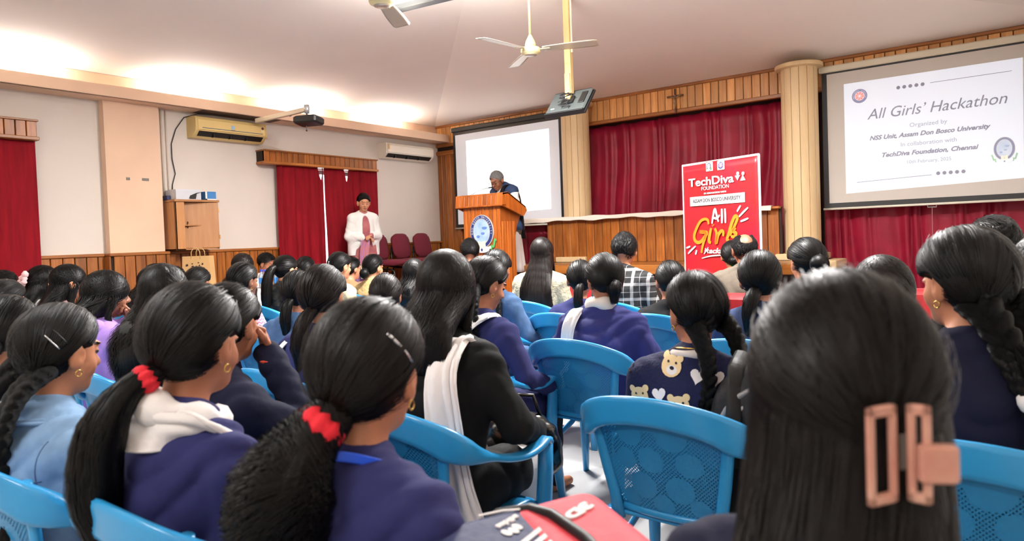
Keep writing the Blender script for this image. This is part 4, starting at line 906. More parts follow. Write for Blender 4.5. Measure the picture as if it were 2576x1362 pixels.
def add_hand(S, w, d, side, nrm, curl, sc=1.0, k=.006):
    d = d/np.linalg.norm(d); nrm = nrm-d*(nrm@d); nrm /= np.linalg.norm(nrm); lat = np.cross(nrm, d)*side
    S.ell(w+d*.045*sc, (.036*sc, .046*sc, .016*sc), np.stack([lat, d, nrm], 1), .012)
    for i, L in enumerate((.066, .074, .068, .052)):
        p = w+d*.08*sc+lat*(.027-.018*i)*sc; a = 0; r = .0092*sc
        for j, (f, b) in enumerate(((.45, 40), (.32, 55), (.25, 35))):
            a += R(b)*curl; q = p+(d*math.cos(a)-nrm*math.sin(a))*L*f*sc; S.cone(p, q, r, r*.92, k); r *= .92; p = q
    p = w+d*.025*sc+lat*.03*sc
    for j, (L, bl) in enumerate(((.04, .75), (.03, .45))):
        dd = d*(1-bl*.4)+lat*bl-nrm*.35*curl; dd /= np.linalg.norm(dd); q = p+dd*L*sc; S.cone(p, q, .0115*sc, .0095*sc, k); p = q
def body_prims(S, J, e=0.0, part='all', k=.03, face=True, curl=.8, bulk=1.0):
    w = J['w']; hip, nb, hc, Rm, zs = J['hip'], J['nb'], J['hc'], J['R'], J['zs']; mid = hip*.5+V3(nb[0], nb[1], zs)*.5
    if part in ('all', 'torso'):
        S.ell(hip, (.16*w+e, .122+e, .11+e), None, k)
        S.ell(V3(mid[0]*.8, mid[1]*.55-.012, mid[2]-.05), (.132*w*bulk+e, .102*bulk+e, .17+e), None, .06)
        S.ell(V3(nb[0], nb[1]-.022, zs-.145), (.152*w*bulk+e, .104*bulk+e, .165+e), None, .05)
        S.cone(J['shL'], J['shR'], .05+e, .05+e, .05)
        for n in 'LR': S.cone(nb+V3(0, -.015, -.005), J['sh'+n]*.75+nb*.25, .05+e*.8, .046+e, .03)
    if part == 'all':
        S.cone(nb+V3(0, -.02, -.05), hc+Rm@V3(0, -.018, -.045), .05, .047, .03)
        if face:
            def h(c, r, kk, sub=False, Rr=None): S.ell(hc+Rm@V3(*c), r, Rm if Rr is None else Rr, kk, sub)
            h((0, -.012, .022), (.074, .095, .093), .02); h((0, .026, -.038), (.061, .064, .078), .03); h((0, .060, -.094), (.03, .026, .022), .03)
            for s in (-1, 1):
                h((s*.034, .058, -.038), (.026, .022, .026), .02); h((s*.085, -.006, -.012), (.013, .024, .037), .006); h((s*.100, .005, -.008), (.010, .012, .019), .004, True); h((s*.079, 0, -.042), (.009, .010, .011), .008)
                h((s*.011, .095, -.036), .0095, .008); h((s*.030, .082, .003), (.016, .009, .009), .006)
                h((s*.031, .100, .012), (.017, .012, .007), .004, True)
            S.cone(hc+Rm@V3(0, .087, .006), hc+Rm@V3(0, .108, -.030), .008, .0125, .014)
            h((0, .088, .026), (.044, .010, .008), .016); h((0, .090, -.060), (.024, .010, .006), .006); h((0, .088, -.071), (.021, .010, .007), .005)
    if part in ('all', 'arms'):
        for n, s in (('L', -1), ('R', 1)):
            S.cone(J['sh'+n], J['el'+n], .046+e, .037+e, k); S.cone(J['el'+n], J['wr'+n], .037+e, (.025 if part == 'all' else .031)+e, .015)
            if part == 'all': add_hand(S, J['wr'+n], J['hd'+n], s, V3(0, -.3, 1) if J['hd'+n][2] < .5 else V3(s*.2, 1, .1)*1.0, curl)
    if part in ('all', 'legs'):
        for n in 'LR':
            S.cone(J['hp'+n], J['kn'+n], .082+e, .056+e, k); S.cone(J['kn'+n], J['an'+n], .054+e, .036+e, .02)
            if part == 'all': S.cone(J['an'+n]+V3(0, -.01, -.035), J['an'+n]+V3(0, .13, -.048), .036, .024, .02)
LOD = {3: (.0075, 2600, .0016), 2: (.0105, 900, .0028), 1: (.0145, 320, .0045)}
def head_pts(J, dirs, t, jit=None):
    """unit directions in head space -> points on the hair shell"""
    rad = V3(.074+t, .095+t, .093+t); p = dirs*rad
    if jit is not None: p = p*(1+jit)
    return J['hc']+(p+V3(0, -.012, .022))@J['R'].T
def slerp(a, b, n):
    d = np.clip((a*b).sum(-1), -1, 1); om = np.arccos(d)[:, None, None]; t = np.linspace(0, 1, n)[None, :, None]; so = np.maximum(np.sin(om), 1e-3)
    return (np.sin((1-t)*om)/so)*a[:, None, :]+(np.sin(t*om)/so)*b[:, None, :]
def unit(v): v = np.array(v, float); return v/np.linalg.norm(v, axis=-1, keepdims=True)
def hair_dir(alpha, psi):
    n = V3(0, .8, -.6); e1 = V3(0, .6, .8); e2 = V3(1, 0, 0); a = alpha[:, None]; p = psi[:, None]
    return np.cos(a)*n+np.sin(a)*(np.cos(p)*e1+np.sin(p)*e2)
def add_hair(J, hs, lod, rng):
    """hs: style dict. returns (V,Q) of the hair and a dict of anchor points"""
    h, ns, wd = LOD[lod]; st = hs['style']; t = hs.get('t', .020); S = Sdf(); hc, Rm = J['hc'], J['R']; parts = []; anch = {}; lines = []
    loc = lambda *p: hc+Rm@V3(*p)
    n_ = Rm@V3(0, .8, -.6); d0 = hs.get('line', .018 if st != 'short' else .012)
    S.ell(loc(0, -.012, .022), (.074+t, .095+t, .093+t), Rm, .01)
    if hs.get('bald'): S.ell(loc(0, .01, .155), (.075, .10, .07), Rm, 0, True); S.ell(loc(-.01, -.095, .095), (.060, .05, .055), Rm, 0, True)
    S.plane(n_, n_@hc+d0)
    if st in ('pony', 'bun', 'braids', 'braid', 'short', 'half'):
        for s in (-1, 1): S.ell(loc(s*.102, .012, -.024), (.046, .037, .050), Rm, 0, True)
    if st == 'short':
        S.plane(Rm@V3(0, -.35, -.94), (Rm@V3(0, -.35, -.94))@hc+.062)
    m = 12; G = None
    def cap(g_local, n, psi_rng=(-2.6, 2.6), side=0):
        al = R(76)+rng.random(n)**1.5*R(60); ps = rng.uniform(*psi_rng, n); a = hair_dir(al, ps); g = unit(V3(*g_local)-V3(0, -.012, .022))[None, :].repeat(n, 0)+rng.normal(0, .07, (n, 3)); g = unit(g)
        D = slerp(a, g, m); jit = (np.where(rng.random((n, 1, 1)) < .05, rng.uniform(.03, .085, (n, 1, 1)), rng.uniform(-.01, .03, (n, 1, 1)))+.010*np.sin(np.linspace(0, 9, m)[None, :, None]+rng.uniform(0, 6, (n, 1, 1))))*(1 if hs.get('messy') is None else hs['messy'])
        P = head_pts(J, D, t, jit); q = (P-hc)@Rm; ear = ((np.abs(q[..., 0])-.102)/.046)**2+((q[..., 1]-.012)/.036)**2+((q[..., 2]+.024)/.049)**2; ok = (ear.min(1) > 1) & ((q@V3(0, .8, -.6)).max(1) < d0+.004)
        P = P[ok]; parts.append(ribbons(P, np.broadcast_to(hc, P.shape), wd*rng.uniform(.5, 1.2, len(P))))
    def tail(path, rad, n, wave=0., wf=30, tip=.4):
        path = np.array(path, float); M_ = 16 if wave < .006 else 44; C = catmull(path, M_); rr = np.interp(np.linspace(0, 1, M_), np.linspace(0, 1, len(rad)), rad)
        S.chain(C[::max(2, M_//8)], rr[::max(2, M_//8)]*.92, .01); lines.append((C, 0))
        tg = np.gradient(C, axis=0); tg = unit(tg); u = unit(np.cross(tg, V3(1, .2, .1))); v = np.cross(tg, u)
        th = rng.uniform(0, 2*math.pi, n); q = np.sqrt(rng.uniform(.55, 1.12, n)); k = np.linspace(0, 1, M_)
        ph = rng.uniform(0, 6.28, (n, 1)); wa = wave*np.sin(k[None]*wf+ph); wb = wave*np.cos(k[None]*wf*.9+ph)
        off = rr[None]*q[:, None]; P = C[None]+u[None]*(off*np.cos(th)[:, None]+wa)[..., None]+v[None]*(off*np.sin(th)[:, None]+wb)[..., None]
        ex = rng.uniform(0, .05, n)*(1 if tip else 0); P[:, -3:, 2] -= ex[:, None]*np.array([.3, .6, 1.])[None]
        parts.append(ribbons(P, np.broadcast_to(C[None], P.shape), wd*rng.uniform(.5, 1.2, n)))
    def braid(path, r0, r1, tuft=.05):
        nb = max(8, int(sum(np.linalg.norm(np.diff(np.array(path), axis=0), axis=1))/(r0*1.05))); C = catmull(path, nb*2+1); tg = unit(np.gradient(C, axis=0)); sd = unit(np.cross(tg, V3(0, 1, .15))); nr = np.cross(sd, tg); lines.append((C, 1))
        for i in range(nb*2):
            f = i/(nb*2); r = r0+(r1-r0)*f; s = 1 if i % 2 else -1; ang = .62*s
            ax1 = tg[i]*math.cos(ang)-sd[i]*math.sin(ang); ax2 = np.cross(nr[i], ax1); S.ell(C[i]+sd[i]*s*r*.55, (r*.60, r*.80, r*1.2), np.stack([ax2, nr[i], ax1], 1), .0015)
        n = ns//3; k = rng.integers(0, nb*2-2, n); s = np.where(k % 2, 1, -1); M_ = 5; P = []
        for j in range(M_):
            q = j/(M_-1); r = (r0+(r1-r0)*k/(nb*2)); a = rng.uniform(-1.0, 1.0, n) if j == 0 else a
            off = s*(.95-1.5*q)*r; nn = r*.75*np.cos(a)*(.75+.5*math.sin(math.pi*q)); P.append(C[k]+tg[k]*(r*(-.7+1.7*q))[:, None]+sd[k]*(off+r*.25*np.sin(a))[:, None]+nr[k]*(nn*np.where(rng.random(n) < .8, 1, 1))[:, None])
        P = np.stack(P, 1); parts.append(ribbons(P, np.broadcast_to(C[k][:, None], P.shape), wd*rng.uniform(.5, 1., n)))
        if tuft: e = C[-1]; tail([e, e+tg[-1]*tuft*.5, e+tg[-1]*tuft], [r1*.8, r1*1.15, r1*.5], ns//5)
        return C
    if st in ('pony', 'half'):
        gl = hs.get('g', (0, -.108, -.045)); G = loc(*gl); cap(gl, ns)
        if st == 'pony':
            pts = [G+V3(*o) for o in hs.get('tail', [(0, .02, 0), (0, -.025, -.03), (0, -.045, -.12), (0, -.03, -.26)])]
            tail(pts, hs.get('trad', [.016, .028, .03, .010]), int(ns*.8), hs.get('wave', .002), hs.get('wf', 20)); anch['tie'] = G+(pts[1]-G)*.35; anch['tdir'] = pts[1]-G
    if st == 'bun':
        gl = hs.get('g', (0, -.112, -.05)); cap(gl, ns); B = loc(*V3(*gl)+V3(0, -.012, 0)); rb = hs.get('rb', .05); S.ell(B, (rb, rb*.8, rb*.95), Rm, .012)
        n = ns//2; th = rng.uniform(0, 6.28, n); rr_ = rng.uniform(.2, 1., n); k = np.linspace(0, 3.2, 10)[None]; a = th[:, None]+k
        P = B+np.stack([np.cos(a)*rb*rr_[:, None]*1.02, -rb*.82*np.sqrt(np.maximum(0, 1-(rr_**2)))[:, None]+0*a, np.sin(a)*rb*rr_[:, None]*.97], -1)@Rm.T; parts.append(ribbons(P, np.broadcast_to(B, P.shape), wd*rng.uniform(.5, 1.2, n))); G = B
    if st == 'braids':
        for s, key in ((-1, 'bl'), (1, 'br')):
            gl = (s*.062, -.085, -.062); cap(gl, ns//2, (-2.6, .05) if s < 0 else (-.05, 2.6)); g = loc(*gl)
            o = hs.get(key, [(s*.02, -.02, -.03), (s*.035, -.045, -.10), (s*.04, -.05, -.20), (s*.045, -.05, -.30)])
            C = braid([g+V3(0, .01, .01)]+[g+V3(*q) for q in o], hs.get('r0', .023), hs.get('r1', .013)); anch['b'+('l' if s < 0 else 'r')] = C
    if st == 'braid':
        gl = hs.get('g', (0, -.105, -.06)); cap(gl, ns); g = loc(*gl)
        C = braid([g+V3(0, .02, .015)]+[g+V3(*q) for q in hs.get('path', [(.03, -.03, -.05), (.06, -.05, -.14), (.075, -.05, -.28), (.08, -.045, -.40)])], hs.get('r0', .022), hs.get('r1', .012)); anch['b'] = C
    if st in ('loose', 'half'):
        L = hs.get('L', .40); sp = hs.get('spread', 1.0); zrim = hc[2]-.045; zend = J['zt']-L; by = J['nb'][1]-.125-hs.get('off', .012)
        wv = hs.get('wave', .004); N_ = 9
        # dark inner mass of the hanging hair
        for i in range(N_):
            f = i/(N_-1); z = zrim+(zend-zrim)*f; c0 = hc+Rm@V3(0, -.055, -.04); y = c0[1]+(by-c0[1])*min(1, f*1.6+.1); wd_ = .092*(1+(sp*1.05-1)*min(1, f*1.25))*(1-.45*max(0, f-.8)/.2)
            S.ell(V3(c0[0]*(1-f*.5)+J['nb'][0]*f*.5+hs.get('dx', 0)*f, y, z), (wd_, .052*(1-.45*f), abs(zend-zrim)/(N_-1)*1.1+.012), None, .03)
        S.ell(loc(0, -.045, -.06), (.086, .062, .085), Rm, .02)
        n = int(ns*1.3); tau = rng.uniform(R(8), R(150), n); part = np.stack([rng.normal(hs.get('part', 0.), .05, n), np.cos(tau), np.sin(tau)], -1) if st == 'loose' else hair_dir(R(85)+rng.random(n)*R(50), rng.uniform(-2.6, 2.6, n))
        part = unit(part); az = rng.uniform(-2.0, 2.0, n) if st == 'loose' else rng.uniform(-1.6, 1.6, n); az = np.where(part[:, 0]*az < 0, -az, az) if st == 'half' else az
        pol = R(98)+rng.random(n)*R(22); rim = np.stack([np.sin(pol)*np.sin(az), -np.sin(pol)*np.cos(az), np.cos(pol)], -1)
        D = slerp(part, rim, 9); P1 = head_pts(J, D, t, rng.uniform(-.005, .05, (n, 1, 1)))
        e = P1[:, -1]; M_ = 12; k = np.linspace(0, 1, M_+1)[1:]; ln = zend+rng.uniform(-.02, .05, n)+np.abs(az)*.03*(1 if st == 'loose' else 1); P2 = np.zeros((n, M_, 3)); ph = rng.uniform(0, 6.28, (n, 1))
        cx = J['nb'][0]; dxx = (e[:, 0]-cx)
        P2[:, :, 2] = e[:, 2:3]+(ln-e[:, 2])[:, None]*k; tx = cx+dxx*(.92*sp)+hs.get('dx', 0); ty = np.minimum(by-.035*np.cos(dxx/.12), e[:, 1]) if True else by
        fr = np.abs(az) > 1.45; ty = np.where(fr, e[:, 1]*.3+.7*(J['nb'][1]-.02), ty)
        kk = np.clip(k[None]*1.5, 0, 1); kk = kk*kk*(3-2*kk)
        P2[:, :, 0] = e[:, 0:1]+(tx-e[:, 0])[:, None]*kk+wv*np.sin(k[None]*hs.get('wf', 11)+ph); P2[:, :, 1] = e[:, 1:2]+(ty-e[:, 1])[:, None]*kk+wv*np.cos(k[None]*hs.get('wf', 11)*.9+ph)
        P = np.concatenate([P1, P2], 1); ref = np.broadcast_to(np.concatenate([np.broadcast_to(hc, (9, 3)), np.stack([np.full(M_, cx), np.full(M_, J['nb'][1]+.05), np.linspace(hc[2], zend, M_)], -1)])[None], P.shape)
        parts.append(ribbons(P, ref, wd*rng.uniform(.5, 1.3, n)))
    if st == 'short':
        n = ns; al = R(70)+rng.random(n)*R(85); ps = rng.uniform(-2.7, 2.7, n); a = hair_dir(al, ps)
        if hs.get('bald'): a = a[(a[:, 2] < .5) & (a@unit(V3(-.08, -.72, .68)) < .72)]; n = len(a)
        b = unit(a+V3(.10, -.22, -.28)+rng.normal(0, .12, (n, 3))); D = slerp(a, b, 5); rise = np.linspace(0, .10, 5)[None, :, None]*rng.uniform(.1, 1, (n, 1, 1)); P = head_pts(J, D, t, rise-.02)
        z = (P-hc)@Rm; ok = (z[:, -1, 2] > -.075); P = P[ok]; parts.append(ribbons(P, np.broadcast_to(hc, P.shape), wd*1.2*rng.uniform(.5, 1.2, len(P))))
    V, Q = S.mesh(.0055 if lod == 3 else h*.85); V, U = flow(J, V, st, hs, lines, t, rng, lod); parts.insert(0, (V, Q, U))
    anch['G'] = G
    return joinVQ(parts), anch
def flow(J, V, st, hs, lines, t, rng, lod):
    """strand coordinate of every hair vertex, and the soft clumps it makes"""
    p = (V-J['hc'])@J['R']-V3(0, -.012, .022); rad = V3(.074+t, .095+t, .093+t); q = p/rad; rn = np.linalg.norm(q, axis=1); d = q/np.maximum(rn, 1e-6)[:, None]
    def ang(d, g):
        g = unit(np.array(g, float)); u = unit(np.cross(g, V3(.3, .1, 1) if abs(g[2]) < .9 else V3(0, 1, 0))); v = np.cross(g, u); return np.arctan2(d@v, d@u)
    if st == 'braids': gl = [V3(s*.062, -.085, -.062)-V3(0, -.012, .022) for s in (-1, 1)]; U = np.where(d[:, 0] < 0, ang(d, gl[0]), ang(d, gl[1])+9)
    elif st in ('loose', 'half'): U = np.arctan2(d[:, 0]+.0, -d[:, 1])*1.3+np.where(d[:, 2] > .6, d[:, 1]*1.5, 0)
    elif st == 'short': U = 9*d[:, 0]+6*d[:, 1]+7*np.sin(5*d[:, 2]+3*d[:, 0])
    else: U = ang(d, V3(*hs.get('g', (0, -.11, -.05)))-V3(0, -.012, .022))
    cap_ = rn < 1.12; ph = rng.uniform(0, 6.28, 4); amp = 1.0 if st != 'short' else 1.6
    dl = amp*(.010*np.sin(5*U+ph[0])+.010*np.sin(13*U+ph[1])+.008*np.sin(29*U+ph[2])+(.006*np.sin(61*U+ph[3]) if lod == 3 else 0))
    c0 = J['hc']+J['R']@V3(0, -.012, .022); k3 = rng.normal(0, 1, (3, 3)); lo = .016*sum(np.sin(d@k3[i]*1.7+ph[i]) for i in range(3)); V = V+np.where(cap_, dl+lo, 0)[:, None]*(V-c0)
    if st != 'loose': tz = np.clip(-p[:, 2]/.1, 0, 1); sx = np.where(cap_, -.20*tz*p[:, 0]+.04*p[:, 0]*np.exp(-((p[:, 2]-.02)/.04)**2), 0); V = V+sx[:, None]*J['R'][:, 0][None]
    if lines:
        for C, kind in lines:
            m_ = ~cap_
            if not m_.any(): continue
            P = V[m_]; D = np.linalg.norm(P[:, None]-C[None], axis=2); k = D.argmin(1); o = P-C[k]; near = D.min(1) < .12
            if kind: u2 = (P@V3(90, 60, 140))*.35
            else: tg = unit(np.gradient(C, axis=0))[k]; a = unit(np.cross(tg, V3(1, .2, .1))); b = np.cross(tg, a); u2 = np.arctan2((o*b).sum(1), (o*a).sum(1))
            Um = U[m_]; Um[near] = u2[near]; U[m_] = Um
            if not kind: Vm = V[m_]; Vm[near] += (o*(.10*np.sin(7*u2+1)+.06*np.sin(17*u2))[:, None])[near]; V[m_] = Vm
    return V, U
def person(name, label, loc, rz, J, skin=0, hair=None, hcol='black', top=C_NAVY, topk={}, legs=C_JEAN, lod=1, seed=0, face=True, curl=.9, cat='person', finehand=(), sleeves=None, finehead=False):
    """loc: where the head stands in plan (x, y); floor height loc[2]"""
    rng = np.random.default_rng(seed+11); h = LOD[lod][0]; c, s = math.cos(rz), math.sin(rz); hx, hy = J['hc'][0], J['hc'][1]
    root = thing(name, label, cat, (loc[0]-(c*hx-s*hy), loc[1]-(s*hx+c*hy), loc[2] if len(loc) > 2 else 0), rz)
    S = Sdf(); body_prims(S, J, 0, 'all', face=face, curl=curl)
    fine = [(J['wr'+n]-.06, J['wr'+n]+J['hd'+n]*.14+.03, .0055) for n in finehand]
    fine = [(np.minimum(a, b)-.02, np.maximum(a, b)+.02, f) for a, b, f in fine]
    if finehead: fine.append((J['hc']-V3(.10, .10, .13), J['hc']+V3(.10, .13, .10), .006))
    V, Q = S.mesh(h*1.05, fine); me = smooth(raw_mesh('body', V, Q)); me.materials.append(skin_mat(skin)); me.materials.append(m_brow); me.materials.append(m_lip)
    if finehead or lod == 3:
        ce = V[Q].mean(1); p = (ce-J['hc'])@J['R']; x, y, z = np.abs(p[:, 0]), p[:, 1], p[:, 2]; mi = np.zeros(len(Q), np.int32)
        mi[(x > .013) & (x < .047) & (z > .0225) & (z < .0285) & (y > .06)] = 1; mi[(x > .018) & (x < .044) & (z > -.005) & (z < .002) & (y > .07)] = 1; mi[(x < .020) & (z > -.074) & (z < -.058) & (y > .088)] = 2
        me.polygons.foreach_set('material_index', mi)
    link('body', me, root)
    if top:
        e = topk.get('e', .013); S = Sdf(); body_prims(S, J, e, 'torso', bulk=topk.get('bulk', 1.0))
        if topk.get('sleeves', True) and not sleeves: body_prims(S, J, e*.9, 'arms', k=.03)
        if not J['stand']:
            for n in 'LR': S.cone(J['hp'+n], J['hp'+n]*.35+J['kn'+n]*.65, .09+e, .075+e, .03)
        if topk.get('collar'):
            for i in range(14):
                a = 2*math.pi*i/14; a2 = 2*math.pi*(i+1)/14; q = lambda a: J['nb']+V3(.062*math.cos(a), -.012+.06*math.sin(a), .02+.012*-math.sin(a))
                S.cone(q(a), q(a2), .014, .014, .01)
        V, Q = S.mesh(h*1.15, wr=topk.get('wr', .0045)); me = smooth(raw_mesh(topk.get('name', 'kurta'), V, Q)); me.materials.append(top); link(topk.get('name', 'kurta'), me, root)
        if sleeves:
            for n in 'LR':
                S = Sdf(); S.cone(J['sh'+n], J['el'+n], .048+e, .039+e, .03); S.cone(J['el'+n], J['wr'+n], .039+e, .032+e, .015); V, Q = S.mesh(h*1.15, wr=.003); me = smooth(raw_mesh('sleeve', V, Q)); me.materials.append(sleeves); link('sleeve', me, root)
    if legs:
        S = Sdf(); e = .014; S.ell(J['hip']+V3(0, 0, -.02), (.158*J['w']+e, .12+e, .10+e), None, .02); body_prims(S, J, e, 'legs'); V, Q = S.mesh(max(h*1.4, .013), wr=.004); me = smooth(raw_mesh('trousers', V, Q)); me.materials.append(legs); link('trousers', me, root)
    an = {}
    if hair:
        (V, Q, U), an = add_hair(J, hair, lod, rng); me = smooth(raw_mesh('hair', V, Q)); me.attributes.new('hu', 'FLOAT', 'POINT').data.foreach_set('value', U.astype(np.float32)); me.materials.append(hair_mat(hcol)); link('hair', me, root)
    return root, an
def torus_tie(root, c, axis, R0, r0, m, name='hair_tie', lumps=9, n=28, squash=1.0):
    ax_ = Vector(axis).normalized(); u = ax_.orthogonal().normalized(); v = ax_.cross(u); V = []; k = 10; c = Vector(c)
    for i in range(n):
        a = 2*math.pi*i/n; rr = r0*(1+.22*math.sin(lumps*a)); d = u*math.cos(a)+v*math.sin(a)
        for j in range(k):
            b = 2*math.pi*j/k; V.append(tuple(c+d*(R0+rr*math.cos(b))+ax_*rr*squash*math.sin(b)))
    F = [(i*k+j, ((i+1) % n)*k+j, ((i+1) % n)*k+(j+1) % k, i*k+(j+1) % k) for i in range(n) for j in range(k)]
    return MB().add(V, F).build(name, m, root, True)
def strip(root, name, path, sides, width, m, pleats=3, amp=.008, th=.004, n=30, taper=None):
    """cloth strip along path; sides: one side vector per point"""
    C = catmull(path, n); Sd = unit(catmull(sides, n)); tg = unit(np.gradient(C, axis=0)); nr = np.cross(tg, Sd); wq = np.interp(np.linspace(0, 1, n), np.linspace(0, 1, len(taper)), taper) if taper is not None else np.ones(n)
    def fn(u, v):
        i = min(n-1, int(round(u*(n-1)))); q = (v-.5)
        return tuple(C[i]+Sd[i]*q*width*wq[i]+nr[i]*(amp*math.sin(2*math.pi*pleats*(v+.10*math.sin(5.3*v+1)+.05*math.sin(7*u+3*v)))*(.55+.45*math.sin(3*v+4*u+pleats))+.7*amp*math.sin(13*u+5*v)))
    return MB().grid(fn, n-1, pleats*8, th).build(name, m, root, True)
def earring(root, J, s, r=.008):
    p = J['hc']+J['R']@V3(s*.088, .002, -.056); V = MB(); pts = [tuple(p+J['R']@V3(0, r*math.cos(a), r*math.sin(a))) for a in [i*math.pi/5 for i in range(10)]]+[tuple(p+J['R']@V3(0, r, 0))]
    V.tube(pts, .0016, 6, False).build('earring', mat('gold', (220, 180, 100), .25, metal=1), root, True)
# ================================================================== blue plastic armchairs
m_blue = mat('blue_plastic', (44, 148, 206), .28, var=.06, scale=5, coat=.15)
def perforated():
    m = bpy.data.materials.new('blue_perforated'); m.use_nodes = True; N, L = nt(m); b = N['Principled BSDF']
    b.inputs['Base Color'].default_value = lin((38, 132, 186)); b.inputs['Roughness'].default_value = .35
    uv = N.new('ShaderNodeUVMap'); uv.uv_map = 'UVMap'; sp = N.new('ShaderNodeSeparateXYZ'); L.new(uv.outputs[0], sp.inputs[0])
    def M_(op, a, b_=None, c=None):
        n = N.new('ShaderNodeMath'); n.operation = op
        for i, v in enumerate((a, b_, c)):
            if v is None: continue
            if isinstance(v, (int, float)): n.inputs[i].default_value = v
            else: L.new(v, n.inputs[i])
        return n.outputs[0]
    x, y = sp.outputs[0], sp.outputs[1]; pit = .0125
    u = M_('FRACT', M_('DIVIDE', M_('ADD', x, y), pit*1.0)); v = M_('FRACT', M_('DIVIDE', M_('SUBTRACT', x, y), pit*1.0))
    hole = M_('MULTIPLY', M_('LESS_THAN', M_('ABSOLUTE', M_('SUBTRACT', u, .5)), .27), M_('LESS_THAN', M_('ABSOLUTE', M_('SUBTRACT', v, .5)), .27))
    sol = None                       # solid flower discs and the solid border
    for cx, cy, r in ((-.085, .115, .045), (.055, .12, .05), (-.02, .03, .042), (.10, .03, .04), (-.11, .02, .035), (-.06, -.065, .045), (.06, -.06, .045), (0, -.12, .035), (-.115, -.12, .03), (.115, -.115, .03)):
        d = M_('SQRT', M_('ADD', M_('POWER', M_('SUBTRACT', x, cx), 2), M_('POWER', M_('SUBTRACT', y, cy), 2)))
        q = M_('GREATER_THAN', d, r); sol = q if sol is None else M_('MULTIPLY', sol, q)
    mask = M_('MULTIPLY', hole, sol)
    at_ = N.new('ShaderNodeAttribute'); at_.attribute_name = 'edge'; mask = M_('MULTIPLY', mask, M_('LESS_THAN', at_.outputs['Fac'], .5))
    tr = N.new('ShaderNodeBsdfTransparent'); mx = N.new('ShaderNodeMixShader'); out = N['Material Output']
    L.new(mask, mx.inputs[0]); L.new(b.outputs[0], mx.inputs[1]); L.new(tr.outputs[0], mx.inputs[2]); L.new(mx.outputs[0], out.inputs['Surface'])
    return m
m_perf = perforated()
def back_pt(u, v):          # u -1..1 across, v 0..1 up: curved backrest shell
    z = .46+.345*v; hw = .165+.052*v**.8; y = -.205-.085*v-.045*(1-u*u)*(.5+.5*v)+.012
    return (u*hw, y, z)
def build_chair():
    t = thing('plastic_chair', '', 'chair', (0, 0, 0), 0, 'blue plastic armchairs')
    # perforated back panel
    nu, nv = 24, 20; mb = MB().grid(lambda a, b: back_pt(2*a-1, b), nu, nv); me = mb.mesh('backrest', m_perf, True)
    ul = me.uv_layers.new(name='UVMap'); co = [v.co for v in me.vertices]
    ed = me.attributes.new('edge', 'FLOAT', 'POINT'); vals = []
    for i in range(nu+1):
        for j in range(nv+1): a = abs(2*i/nu-1); b = j/nv; vals.append(1.0 if (a > .93 or b > .84 or b < .05) else 0.0)
    ed.data.foreach_set('value', vals)
    for l in me.loops: v = co[l.vertex_index]; ul.data[l.index].uv = (v.x, v.z-.62)
    bk = link('backrest', me, t); sd = bk.modifiers.new('thickness', 'SOLIDIFY'); sd.thickness = .006; sd.offset = 0
    # frame posts beside the panel and a lower bar
    for s in (-1, 1):
        MB().tube([(s*.225, -.262, .80), (s*.214, -.252, .72), (s*.196, -.234, .60), (s*.178, -.218, .50), (s*.172, -.208, .42)], [.018, .02, .02, .02, .024], 10, flat=(1.0, .7)).build('back_post', m_blue, t, True)
    MB().tube([back_pt(-1, .0)]+[back_pt(k/4, .0) for k in (-3, -1, 0, 1, 3)]+[back_pt(1, 0)], .014, 8).build('lower_bar', m_blue, t, True)
    # one flowing rail: arm, wing, top of the back, wing, arm
    half = [(0, -.335, .838), (.10, -.326, .830), (.18, -.303, .810), (.24, -.262, .776), (.266, -.205, .730), (.276, -.13, .688), (.279, -.04, .655), (.279, .06, .636), (.274, .14, .640), (.264, .20, .650), (.258, .225, .638)]
    pts = [(-x, y, z) for x, y, z in half[:0:-1]]+half; C = catmull(pts, 61); tg = unit(np.gradient(C, axis=0)); V = []; n = 12
    for i in range(61):
        f = abs(i/60*2-1); top = 1-min(1, max(0, (f-.32)/.2))       # 1 over the back, 0 on the arms
        ou = V3(C[i][0]*.9, C[i][1]-.02, 0) if top > 0 else V3(np.sign(C[i][0]), 0, 0); ou = unit(ou)*top+unit(V3(np.sign(C[i][0]), 0, 0))*(1-top) if f > .2 else unit(ou)
        ou = ou-tg[i]*(ou@tg[i]); ou = unit(ou); upv = np.cross(tg[i], ou); upv = upv*np.sign(upv[2]) if abs(upv[2]) > 1e-6 else upv
        hw = .013*top+.029*(1-top); hh = .046*top+.012*(1-top)
        hw += .012*math.exp(-((f-.38)/.10)**2); hh += .008*math.exp(-((f-.38)/.10)**2)
        for k in range(n):
            a = 2*math.pi*k/n; ca, sa = math.cos(a), math.sin(a); ca = np.sign(ca)*abs(ca)**.7; sa = np.sign(sa)*abs(sa)**.7
            V.append(tuple(C[i]+ou*(ca*hw+(.010*max(0, sa) if top > .5 else 0))+upv*(sa*hh-.022*top)))
    F = [(i*n+k, (i+1)*n+k, (i+1)*n+(k+1) % n, i*n+(k+1) % n) for i in range(60) for k in range(n)]+[tuple(range(n)), tuple(range(60*n+n-1, 60*n-1, -1))]
    me = MB().add(V, F).mesh('arm_rail', m_blue, True); link('arm_rail', me, t)
    # seat
    def seat(u, v):
        a = u*2-1; b = v*2-1; w = .215+.02*b; x = a*w; y = .005+b*.215; z = .432-.018*(1-a*a)*(1-b*b)-.03*max(0, b-.75)/.25*abs(1)
        return (x, y, z)
    MB().grid(seat, 14, 14, .012).build('seat', m_blue, t, True)
    MB().tube([(-.22, -.2, .415), (-.235, .0, .41), (-.235, .18, .40), (-.19, .225, .395), (0, .235, .392), (.19, .225, .395), (.235, .18, .40), (.235, 0, .41), (.22, -.2, .415)], .018, 8, flat=(.7, 1.4)).build('seat_rim', m_blue, t, True)
